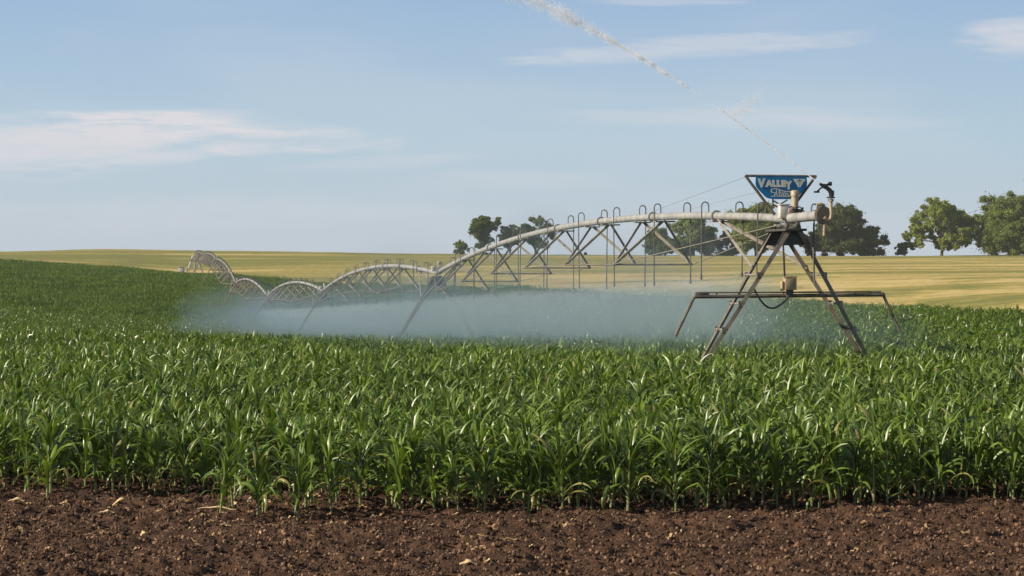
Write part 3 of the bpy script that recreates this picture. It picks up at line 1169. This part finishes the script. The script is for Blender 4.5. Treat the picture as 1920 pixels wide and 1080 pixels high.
part(cm, 'drop_hose', M_HOSE, end_tower)

# overhang pipe with end cap and big gun
EO = h - d * 2.55
om = MB()
om.tube([h + d * 0.05, h - d * 1.2 + UP * 0.01, EO + UP * 0.02], 0.100, 16)
om.lathe(h - d * 0.25, -d, [(0, 0.10), (0.0, 0.14), (0.10, 0.14), (0.10, 0.10)], 16)
ec = MB()
ec.lathe(EO + UP * 0.02, -d, [(-0.05, 0.10), (-0.05, 0.175), (0.02, 0.175), (0.02, 0.16), (0.06, 0.16), (0.06, 0.03)], 20)
ov = part(om, 'overhang_pipe', M_PIPE, pivot)
part(ec, 'end_cap', M_LEG, ov)
kx = 4410.0 / (EO.y - 0.1)


def gat(px, py, b=0.0):
    q = Vector((EO.x, EO.y, 0)) + d * b
    return q + p * ((px - 1550.5) / kx) + UP * (CAM_H + (HZ - py) / kx - q.z)


gm = MB()
gm.tube([gat(1553, 386), gat(1553, 398), gat(1553, 420), gat(1552, 442)], 0.028, 8)
gm.tube([gat(1553, 385), gat(1547, 383), gat(1537, 385)], [0.03, 0.034, 0.04], 8)
part(gm, 'drain_pipe', M_BRASS, ov)
gm = MB()
gm.tube([gat(1550, 408, -.08), gat(1557, 413, -.08), gat(1562, 411, -.08), gat(1564, 402, -.08), gat(1563, 388, -.08), gat(1563, 374, -.08)], 0.034, 10)
gm.lathe(gat(1563, 378, -.08), UP, [(0, 0.034), (0.0, 0.055), (0.05, 0.055), (0.06, 0.03)], 14)
part(gm, 'riser_pipe', M_BRASS, ov)
gm = MB()
gm.lathe(gat(1563, 371.5, -.08), UP, [(0, 0.05), (0, 0.085), (0.025, 0.085), (0.025, 0.05)], 16)
gm.tube([gat(1563, 371, -.08), gat(1564, 364, -.08), gat(1561, 357, -.08), gat(1555, 352, -.08), gat(1548, 349, -.08), gat(1541, 344.5, -.08)], [0.05, 0.05, 0.046, 0.042, 0.036, 0.026], 12)
gm.tube([gat(1546, 346, -.08), gat(1554, 347, -.08), gat(1561, 344, -.08)], [0.018, 0.022, 0.030], 8)
gm.lathe(gat(1559, 344.5, -.08), p, [(0, 0.02), (0.0, 0.042), (0.05, 0.042), (0.05, 0.02)], 12)
gm.tube([gat(1550, 350, -.10), gat(1542, 353, -.10), gat(1535, 360, -.10)], [0.018, 0.016, 0.020], 8)
gm.box(gat(1534.5, 360, -.10), 0.11, 0.05, 0.035, p, d, UP, 0.006)
gm.tube([gat(1563, 358, -.05), gat(1568.5, 358, -.05), gat(1569, 366, -.05)], 0.018, 8)
part(gm, 'end_gun', M_BLACK, ov)

# name sign on its V frame
SB = -0.1
fm = MB()
fm.tube([at(1392, 330.5, SB), at(1530, 330.5, SB)], 0.026, 8)
fm.tube([at(1392, 330, SB), at(1449, 403, SB)], 0.030, 8)
fm.tube([at(1529, 330, SB), at(1474, 402, SB)], 0.030, 8)
fm.tube([at(1446, 374, SB + .03), at(1446, 384, SB), at(1462, 392, SB)], 0.018, 6)
fm.tube([at(1446, 376, SB + .03), at(1459, 384, SB), at(1474, 375, SB + .03)], 0.018, 6)
frame = part(fm, 'sign_frame', M_LEG, pivot)
sx = lambda px: (px - 1461.0) / 90.0
sy = lambda py: (352.0 - py) / 90.0
so = at(1461, 352, SB - 0.055)
bd = MB()
bd.prism([(sx(a), sy(b)) for a, b in [(1411, 332), (1410.5, 345), (1412, 351), (1416, 356), (1426, 366), (1430, 370), (1435, 372.5), (1445, 374), (1478, 374), (1486, 372.5),
                                     (1491, 370), (1496, 366), (1506, 355), (1509.5, 350), (1510.5, 344), (1509.5, 332)]], so, p, UP, d, 0.02)
board = part(bd, 'sign_board', M_BLUE, frame, False)


def text_mesh(body, size, bold, xscale):
    cu2 = bpy.data.curves.new('text', 'FONT')
    cu2.body = body
    cu2.size = size
    cu2.offset = bold
    cu2.extrude = 0.004
    cu2.space_character = 1.08
    cu2.shear = 0.0
    cu2.align_x = 'LEFT'
    to = bpy.data.objects.new('text', cu2)
    COL.objects.link(to)
    dg = bpy.context.evaluated_depsgraph_get()
    me = bpy.data.meshes.new_from_object(to.evaluated_get(dg))
    bpy.data.objects.remove(to)
    n = len(me.vertices)
    co = np.empty(n * 3, np.float32)
    me.vertices.foreach_get('co', co)
    co = co.reshape(-1, 3)
    fs = [tuple(pl.vertices) for pl in me.polygons]
    bpy.data.meshes.remove(me)
    co[:, 0] *= xscale
    return co, fs


lt = MB()


def put_text(body, px0, px1, py_base, size, bold):
    co, fs = text_mesh(body, size, bold, 1.0)
    wd = co[:, 0].max() - co[:, 0].min()
    k = ((px1 - px0) / 90.0) / wd
    vs = [so + p * (sx(px0) + (c[0] - co[:, 0].min()) * k) + UP * (sy(py_base) + float(c[1])) - d * (0.006 + float(c[2])) for c in co]
    lt.add(vs, fs)


put_text('V', 1414.5, 1429.5, 351, 0.225, 0.016)
put_text('ALLE', 1429, 1469.5, 350, 0.170, 0.015)
put_text('Y', 1467.5, 1481, 354, 0.205, 0.015)
pl = lambda pts_: lt.prism([(sx(a), sy(b)) for a, b in pts_], so - d * 0.010, p, UP, d, 0.006)
# the V emblem with winged arms
pl([(1484, 336), (1495, 336), (1495, 338.4), (1490.6, 338.8), (1495.4, 347.2), (1494.8, 351.5), (1492.4, 351), (1487.4, 341.5), (1485.4, 340.6)])
pl([(1507, 336), (1497, 336), (1497, 338.4), (1500.6, 338.8), (1496.0, 347.2), (1495.2, 351.5), (1497.4, 351), (1503.0, 341.5), (1505.4, 340.6)])
pl([(1492.6, 340), (1494.4, 340), (1496.0, 343.6), (1497.4, 340), (1499.0, 340), (1496.4, 345.6), (1495.4, 345.6)])
# small line drawing of a pivot and its towers
for a in [((1440, 356), (1450, 354)), ((1441, 357), (1441, 361)), ((1441, 361), (1449, 362)), ((1449, 362), (1447, 368.5)), ((1441, 368.5), (1449, 368.5)),
          ((1450, 354), (1452, 368.5)), ((1450, 354), (1466, 359)), ((1466, 359), (1478, 360)), ((1456, 357), (1456, 368.5)), ((1456, 357), (1462, 368.5)),
          ((1462, 360), (1466, 368.5)), ((1466, 360), (1470, 368.5)), ((1452, 368.5), (1477, 368.5)), ((1470, 362), (1476, 368.5))]:
    (x0, y0), (x1, y1) = a
    nx, ny = y1 - y0, -(x1 - x0)
    ln = math.hypot(nx, ny)
    nx, ny = nx / ln * 0.62, ny / ln * 0.62
    pl([(x0 + nx, y0 + ny), (x1 + nx, y1 + ny), (x1 - nx, y1 - ny), (x0 - nx, y0 - ny)])
part(lt, 'lettering', M_LETTER, frame, False)
cm = MB()
cm.tube([at(1392, 333, SB), pipe_at(0, 0.24) + UP * 0.13], 0.004, 4)
cm.tube([at(1452, 352, SB + 0.06), pipe_at(0, 0.17) + UP * 0.13], 0.003, 4)
part(cm, 'stay_wire', M_STEEL, pivot)

# the pivot point at the far end
h7, g7 = HUB[7], GZ[7]
pm = MB()
for sx_ in (-1, 1):
    for sy_ in (-1, 1):
        pm.tube([(h7.x + sx_ * 1.5, h7.y + sy_ * 1.5, g7 - 0.1), (h7.x + sx_ * 0.3, h7.y + sy_ * 0.3, h7.z - 0.1)], 0.08, 6)
        pm.tube([(h7.x + sx_ * 1.05, h7.y + sy_ * 1.05, g7 + 1.6), (h7.x - sx_ * 1.05, h7.y + sy_ * 1.05, g7 + 1.6)], 0.05, 5)
pm.tube([(h7.x, h7.y, g7), (h7.x, h7.y, h7.z + 0.5)], 0.13, 10)
part(pm, 'pivot_point', M_PIPE, pivot)

pb = MB()
bx0, by0 = -0.1405 * 391, 391.0
bz0 = float(ground(bx0, by0))
pb.box((bx0, by0, bz0 + 1.25), 0.9, 0.7, 0.9, bev=0.05)
pb.box((bx0, by0, bz0 + 1.73), 1.05, 0.85, 0.08, bev=0.02)
for a in (-0.35, 0.35):
    pb.box((bx0 + a, by0, bz0 + 0.4), 0.12, 0.5, 0.86)
o = pb.build('electrical_cabinet', M_WHITE, None, True, origin=(bx0, by0, bz0))
tag(o, 'tiny white electrical cabinet on legs at the field edge beside the distant pivot point', 'cabinet')

# ------------------------------------------------------------------ water
M_WATER, t = mat('water_drops')
df = principled(t, (0.93, 0.96, 1.0), 0.3, 0, 0.5)
trl = t.n('ShaderNodeBsdfTranslucent')
trl.inputs[0].default_value = (0.9, 0.94, 1.0, 1)
tp = t.n('ShaderNodeBsdfTransparent')
m1 = t.n('ShaderNodeMixShader')
m1.inputs[0].default_value = 0.5
t.link(df.outputs[0], m1.inputs[1])
t.link(trl.outputs[0], m1.inputs[2])
m2 = t.n('ShaderNodeMixShader')
m2.inputs[0].default_value = 0.42
t.link(m1.outputs[0], m2.inputs[1])
t.link(tp.outputs[0], m2.inputs[2])
finish(t, m2.outputs[0])

OCT_F = np.array([(0, 2, 4), (2, 1, 4), (1, 3, 4), (3, 0, 4), (2, 0, 5), (1, 2, 5), (3, 1, 5), (0, 3, 5)])


def drops(C, T, ln, wd):
    """stretched little octahedra: centres C, directions T, half-lengths ln, half-widths wd"""
    C, T = np.asarray(C, float), np.asarray(T, float)
    T = T / np.linalg.norm(T, axis=1, keepdims=True)
    a = np.cross(T, np.array([0.3, 0.9, 0.2]))
    a /= np.linalg.norm(a, axis=1, keepdims=True)
    b = np.cross(T, a)
    ln, wd = np.asarray(ln)[:, None], np.asarray(wd)[:, None]
    V = np.stack([C + a * wd, C - a * wd, C + b * wd, C - b * wd, C + T * ln, C - T * ln], 1)
    Fc = OCT_F[None] + (np.arange(len(C)) * 6)[:, None, None]
    return V.reshape(-1, 3), Fc.reshape(-1, 3)


# the gun's jet: a rising stream that breaks up as it flies
J0 = gat(1540, 344.5, -.08)
Jv = np.array([-5.62, 2.6, 4.85])
Jlen = float(np.linalg.norm(Jv)) * 1.35
Jd = Jv / np.linalg.norm(Jv)
n = 34000
s = rng.random(n) ** 0.62
gap = (s > 0.245) & (s < 0.345) & (rng.random(n) < 0.94)
early = (s < 0.5) & (rng.random(n) < 0.2)
s = s[~(gap | early)]
n = len(s)
clump = vnoise2(s * 70, s * 0 + 3.3, 21)
k = rng.random(n) < 0.06 + 1.3 * clump ** 1.6
s, clump = s[k], clump[k]
n = len(s)
spread = 0.006 + 0.012 * s + 0.20 * np.clip(s - 0.30, 0, 2) ** 1.2
C = np.array(J0)[None] + Jd[None] * (s * Jlen)[:, None]
C[:, 2] -= 1.65 * s ** 2
off = rng.normal(0, 1, (n, 3)) * spread[:, None] * (0.45 + 0.8 * clump)[:, None]
off[:, 2] -= np.abs(rng.normal(0, 0.5, n)) * spread * 0.7
C += off
T = Jd[None] + rng.normal(0, 0.28, (n, 3)) * np.clip(s * 2, 0.1, 1)[:, None]
V1, F1 = drops(C, T, 0.006 + 0.018 * rng.random(n), 0.0026 + 0.0050 * rng.random(n) ** 2)
# the solid thread close to the nozzle
nt = 900
s = np.concatenate([np.linspace(0.0, 0.25, 450), np.linspace(0.33, 0.58, 450)])
C = np.array(J0)[None] + Jd[None] * (s * Jlen)[:, None]
C[:, 2] -= 1.65 * s ** 2
C += rng.normal(0, 0.004, C.shape)
V2, F2 = drops(C, np.repeat(Jd[None], nt, 0), np.full(nt, 0.03), 0.0075 + 0.003 * rng.random(nt))
# the puff knocked off by the drive arm
n = 1900
q = rng.random(n)
pc = np.array(J0)[None] + Jd[None] * (0.215 * Jlen) + np.stack([q * 0.75 + rng.normal(0, 0.09, n) - 0.05, rng.normal(0, 0.15, n), q ** 1.3 * 0.62 + rng.normal(0, 0.085, n) * (0.5 + q) + 0.0], 1)
nq = rng.random(n) < 1.0 - 0.75 * q
pc = pc[nq]
V3, F3 = drops(pc, rng.normal(0, 1, pc.shape), 0.006 + 0.010 * rng.random(len(pc)), 0.003 + 0.003 * rng.random(len(pc)))
V = np.concatenate([V1, V2, V3])
Fc = np.concatenate([F1, F2 + len(V1), F3 + len(V1) + len(V2)])
o = link(bpy.data.objects.new('water_jet', mesh_np('water_jet', V, Fc, M_WATER)))
tag(o, 'long white water jet shot across the sky from the black end gun', 'water jet')

# fine streaks thrown out by every sprinkler
VV, FF, off = [], [], 0
for i in range(5):
    for k in range(21):
        t_ = 0.030 + 0.047 * k
        if i == 0 and t_ < 0.06:
            continue
        a, b = HUB[i], HUB[i + 1]
        c = a.lerp(b, t_)
        zn = c.z - 1.14
        m_ = 1000 if i < 2 else 320
        ph = rng.uniform(0, math.tau, m_)
        rr = 4.6 * rng.random(m_) ** 1.2
        x = c.x + np.cos(ph) * rr
        y = c.y + np.sin(ph) * rr
        z = zn + 0.10 * rr - 0.075 * rr ** 2 + rng.normal(0, 0.07, m_) - 0.3 * rng.random(m_) ** 2
        T = np.stack([np.cos(ph), np.sin(ph), 0.10 - 0.15 * rr], 1)
        V, Fc = drops(np.stack([x, y, z], 1), T, 0.006 + 0.022 * rng.random(m_), 0.002 + 0.0022 * rng.random(m_))
        VV.append(V)
        FF.append(Fc + off)
        off += len(V)
o = link(bpy.data.objects.new('sprinkler_spray', mesh_np('sprinkler_spray', np.concatenate(VV), np.concatenate(FF), M_WATER)))
tag(o, 'fine white sprinkler spray fanning out below the pipe', kind='stuff')


def mist_material(name, density, aniso):
    m, t = mat(name)
    vol = t.n('ShaderNodeVolumePrincipled')
    vol.inputs['Color'].default_value = (0.68, 0.83, 0.89, 1)
    vol.inputs['Density'].default_value = density
    vol.inputs['Anisotropy'].default_value = aniso
    o_ = t.n('ShaderNodeOutputMaterial')
    t.link(vol.outputs[0], o_.inputs['Volume'])
    return m


def line_point(s):
    """point along the machine's line, s in spans from the end tower, with its height above the datum"""
    i = int(np.clip(math.floor(s), 0, 6))
    q = HUB[i].lerp(HUB[i + 1], s - i)
    return q


def mist(name, s0, s1, wl, wr, top, seed, density, label):
    """closed billowing body along the pipe: wl / wr reach left / right, top height above the crop floor"""
    ns, nc = 150, 26
    Vs = []
    for a in range(ns):
        f = a / (ns - 1)
        s = s0 + (s1 - s0) * f
        q = line_point(s)
        i = int(np.clip(math.floor(s), 0, 6))
        dd = HUB[i + 1] - HUB[i]
        dd.z = 0
        dd.normalize()
        pp = Vector((dd.y, -dd.x, 0))
        end = min(1.0, f / 0.05, (1 - f) / 0.40)
        end = math.sin(end * math.pi / 2) ** 0.8
        fl = q.z - 3.72
        L_ = float(np.interp(s, wl[0], wl[1]))
        R_ = float(np.interp(s, wr[0], wr[1]))
        H_ = float(np.interp(s, top[0], top[1]))
        for c in range(nc):
            th = math.pi * (1 - c / (nc - 1)) if c < nc else 0
            cx = math.cos(th)
            x = cx * (R_ if cx > 0 else L_) * end
            nz = 0.62 + 0.55 * float(vnoise2(np.array(s * 7.0 + 5), np.array(c * 0.5 + seed * 9), seed)) + 0.22 * (float(vnoise2(np.array(s * 24.0), np.array(c * 1.3), seed + 3)) - 0.5)
            z = math.sin(th) ** 0.75 * (H_ + 0.8) * nz * end
            pt = q + pp * (x * (0.8 + 0.4 * nz))
            gz = float(ground(pt.x, pt.y))
            gmix = min(fl, gz) - 0.8
            Vs.append((pt.x, pt.y, gmix + z + (0 if 0 < c < nc - 1 else -0.2)))
    V = np.array(Vs)
    fs = [tuple(x) for x in grid_faces(ns, nc)]
    fs += [(a * nc, (a + 1) * nc, (a + 1) * nc + nc - 1, a * nc + nc - 1) for a in range(ns - 1)]
    mb = MB()
    mb.add([tuple(v) for v in V], fs + [tuple(range(nc)), tuple(range((ns - 1) * nc, ns * nc))])
    o = mb.build(name, mist_material(name, density, 0.72), None, False)
    tag(o, label, kind='stuff')


mist('spray_mist', 0.03, 4.5, ([0, .6, 2, 4, 6], [5, 6, 6.5, 5, 4]), ([0, 1, 3, 6], [4.5, 5.5, 6, 6]), ([0, 1, 6], [3.3, 2.9, 2.5]), 1, 0.0145, 'blue grey mist of fine spray hanging under the sprinklers')
mist('drifting_mist', 0.0, 5.4, ([0, .4, 1.2, 3, 5, 6.4], [6, 8, 9, 7.5, 6, 5]), ([0, 1, 3, 6], [6, 8, 9, 8]), ([0, 1, 3, 6.4], [4.6, 4.2, 3.6, 2.8]), 2, 0.0095, 'thin drifting veil of mist over the corn around the sprinklers')


mist('spray_mist', 0.0, 1.3, ([0, 1.3], [4, 5]), ([0, 1.3], [4.5, 5]), ([0, 1.3], [3.3, 3.3]), 5, 0.012, 'whiter fresh mist rising highest beside the end tower')

# the bright cone of drops right under each nozzle
cb = MB()
cr = np.random.default_rng(77)
for i in range(3):
    for k in range(21):
        t_ = 0.030 + 0.047 * k
        if (i == 0 and t_ < 0.06) or t_ > 0.985:
            continue
        q = HUB[i].lerp(HUB[i + 1], t_)
        r1 = cr.uniform(0.85, 1.1)
        prof = [(0.0, 0.03), (0.03, 0.35 * r1), (0.10, 0.75 * r1), (0.25, r1), (0.55, r1 * 1.03), (1.1, r1 * 0.9), (1.5, r1 * 0.5), (1.62, 0.05)]
        cb.lathe((q.x, q.y, q.z - 1.12 + cr.uniform(-.1, .12)), Vector((cr.normal(-.10, .06), cr.normal(0, .06), -1)), prof, 14)
o = cb.build('sprinkler_cones', mist_material('spray_cone', 0.11, 0.2), None, True)
tag(o, 'bright cones of falling drops under the hose nozzles', kind='stuff')


# ------------------------------------------------------------------ trees
def tree_leaf(name, dark, light):
    return leaf_material(name, dark, light, 0.55, 0.34, 0.3, 0.35)


TL = [tree_leaf('cottonwood_leaf', (0.075, 0.110, 0.020), (0.25, 0.285, 0.065)),
      tree_leaf('dark_tree_leaf', (0.060, 0.095, 0.024), (0.185, 0.23, 0.062)),
      tree_leaf('olive_tree_leaf', (0.050, 0.072, 0.020), (0.165, 0.18, 0.055))]


def tree(px, base_py, top_py, width_px, dist, label, kind, seed, blobs, trunk_frac=0.28, name='tree', lobes=None, dens=1.0):
    r = np.random.default_rng(seed)
    sc = F / dist
    x = (px - 960) / sc
    gz = float(ground(x, dist)) + 0.02
    H = (base_py - top_py) / sc + max(0.0, (CAM_H + (HZ - base_py) / sc) - gz)
    Wd = width_px / sc
    root = empty(name, (x, dist, gz))
    tag(root, label, 'tree' if name != 'bush' else 'bush', 'trees along the skyline')
    cents = []
    if lobes is None:
        for k in range(blobs):
            for _ in range(60):
                c = np.array([r.uniform(-1, 1), r.uniform(-1, 1), r.uniform(-1, 1)])
                if np.linalg.norm(c[:2]) < 1:
                    break
            z = trunk_frac + (1 - trunk_frac) * (0.5 + 0.44 * c[2])
            taper = 1 - 0.62 * max(0.0, (z - 0.55) / 0.45) ** 1.7 - 0.12 * max(0.0, (0.45 - z) / 0.45)
            cents.append((c[0] * Wd * 0.42 * taper, c[1] * Wd * 0.40 * taper, z * H, r.uniform(0.13, 0.22) * (0.5 * Wd + 0.5 * H)))
    else:
        for (a, b, rad) in lobes:                    # a: -1..1 across, b: 0..1 up
            for _ in range(3):
                cents.append((a * Wd * 0.5 + r.normal(0, rad * Wd * 0.25), r.normal(0, Wd * 0.18), b * H + r.normal(0, rad * H * 0.18), rad * 0.5 * (Wd + H) * 0.5 * r.uniform(0.8, 1.15)))
    fine_ = []
    for (cx, cy, cz, rad) in cents:
        fine_.append((cx, cy, cz, rad * 0.66))
        for _ in range(9):
            g = r.normal(0, 1, 3)
            g /= np.linalg.norm(g)
            q = rad * r.uniform(0.6, 1.3)
            fine_.append((cx + g[0] * q, cy + g[1] * q, cz + g[2] * q * 0.85, rad * r.uniform(0.18, 0.42)))
    tb = MB()
    lean = r.normal(0, 0.03) * H
    fork = (lean * 0.5, 0, H * max(0.16, trunk_frac * 0.8))
    tb.tube([(0, 0, -0.4), (lean * 0.15, 0, fork[2] * 0.4), fork], [0.045 * H * 0.8, 0.035 * H * 0.8, 0.030 * H * 0.8], 8)
    for c in cents[::3]:
        mid = (fork[0] * 0.6 + c[0] * 0.36 + r.normal(0, .03) * H, c[1] * 0.45, fork[2] * 0.40 + c[2] * 0.58 + r.normal(0, .03) * H)
        tb.tube([fork, mid, (c[0] * 0.95, c[1] * 0.95, c[2])], [0.012 * H, 0.008 * H, 0.003 * H], 5)
    tk = tb.build('trunk', M_BARK, root, True)
    Vs, Fs, off = [], [], 0
    for (cx, cy, cz, rad) in fine_:
        n = int(1050 * dens * (rad / 1.6) ** 2) + 50
        g = r.normal(0, 1, (n, 3))
        g /= np.linalg.norm(g, axis=1, keepdims=True)
        rr = rad * r.random(n) ** 0.6 * (0.75 + 0.5 * vnoise2(g[:, 0] * 3 + 9, g[:, 2] * 3 + g[:, 1] * 2 + 5, seed))
        rr *= 1 + 0.35 * r.exponential(1, n) * (r.random(n) < 0.3)
        c = np.array([cx, cy, cz]) + g * rr[:, None] * np.array([1.08, 1.08, 0.80])
        kk = c[:, 2] > 0.07 * H * (trunk_frac > 0.12) + 0.05
        c, g, n = c[kk], g[kk], int(kk.sum())
        nrm = g + r.normal(0, 0.75, (n, 3))
        nrm /= np.linalg.norm(nrm, axis=1, keepdims=True)
        a = np.cross(nrm, r.normal(0, 1, (n, 3)))
        a /= np.linalg.norm(a, axis=1, keepdims=True)
        b = np.cross(nrm, a)
        sz = (0.12 + 0.17 * r.random(n))[:, None]
        Vs.append(np.stack([c + a * sz, c + b * sz * 0.62, c - a * sz, c - b * sz * 0.62], 1).reshape(-1, 3))
        Fs.append(np.arange(n * 4).reshape(-1, 4) + off)
        off += n * 4
    link(bpy.data.objects.new('crown', mesh_np('crown', np.concatenate(Vs), np.concatenate(Fs), TL[kind])), root)


tree(866, 482, 458, 34, 585, 'low rounded bush, leftmost of the growth on the skyline', 1, 1, 9, 0.08, 'bush')
tree(907, 482, 411, 62, 590, 'slender dark tree with a lopsided top standing clear, left of the arching pipe', 1, 2, 0, 0.2,
     lobes=[(-.2, .45, .2), (-.55, .68, .30), (0, .75, .32), (.45, .80, .28), (.05, .93, .18), (.75, .86, .18), (.1, .3, .2), (-.25, .25, .16), (-.3, .55, .26), (.2, .6, .24), (.3, .42, .18)])
tree(956, 484, 427, 42, 592, 'narrow dark tree between the slender lopsided tree and a broader ragged one', 1, 3, 12, 0.18)
tree(1004, 486, 412, 78, 594, 'broad ragged dark tree partly behind the rising pipe', 1, 4, 0, 0.2,
     lobes=[(-.6, .5, .26), (-.2, .62, .30), (.1, .88, .22), (.45, .70, .28), (.8, .55, .22), (0, .4, .26), (.3, .3, .2), (-.5, .75, .15)])
tree(1098, 483, 478, 8, 596, 'tiny isolated bush on the skyline under the highest part of the pipe', 1, 15, 5, 0.05, 'bush')
tree(1240, 486, 438, 66, 588, 'dark rounded tree under the pipe, left of a taller one touching it', 1, 5, 22, 0.02)
tree(1301, 486, 416, 92, 592, 'bushy dark tree under the pipe with its crown just below the pipe', 1, 6, 30, 0.03)
tree(1365, 484, 440, 60, 596, 'shaded low tree filling the gap behind the truss left of the end tower', 1, 7, 18, 0.02)
tree(1418, 484, 388, 92, 586, 'tall green tree rising above the pipe just left of the blue sign', 0, 8, 32, 0.04)
tree(1528, 480, 432, 60, 590, 'dark low tree seen between the end tower and the big gun', 1, 9, 18, 0.02)
tree(1580, 482, 396, 92, 586, 'tall olive tree right of the end gun, its top reaching the gun pipe', 2, 10, 34, 0.03)
tree(1630, 481, 428, 72, 590, 'grey green sloping tree on the right flank of the tall olive tree', 1, 11, 24, 0.02)
tree(1697, 480, 455, 40, 592, 'small dark shrub in the gap beside the big open cottonwood', 1, 12, 12, 0.01, 'bush')
tree(1765, 481, 384, 128, 586, 'large open cottonwood with pale branches showing at its lower left', 0, 13, 0, 0.24,
     lobes=[(-.55, .72, .26), (-.25, .86, .26), (.15, .90, .28), (.5, .80, .28), (.75, .66, .24), (.1, .68, .28), (.5, .52, .28), (-.75, .42, .18), (-.95, .36, .12), (.3, .38, .24), (.55, .28, .2),
            (-.3, .60, .24), (.0, .22, .16), (-.6, .22, .12), (-.45, .5, .2), (.1, .5, .22), (-.1, .36, .18), (.7, .42, .2), (.25, .18, .16)], dens=1.1)
tree(1896, 481, 382, 150, 584, 'biggest full cottonwood cut by the right edge of the view', 0, 14, 54, 0.03, dens=1.1)

# ------------------------------------------------------------------ air
hz = MB()
hz.box((0, 605, 12.0), 1180, 1310, 40)
M_HAZE, t = mat('haze')
vol = t.n('ShaderNodeVolumePrincipled')
vol.inputs['Color'].default_value = (0.86, 0.92, 1.0, 1)
vol.inputs['Density'].default_value = 0.00012
vol.inputs['Anisotropy'].default_value = 0.3
o_ = t.n('ShaderNodeOutputMaterial')
t.link(vol.outputs[0], o_.inputs['Volume'])
o = hz.build('haze', M_HAZE)
tag(o, 'faint summer haze', kind='stuff')
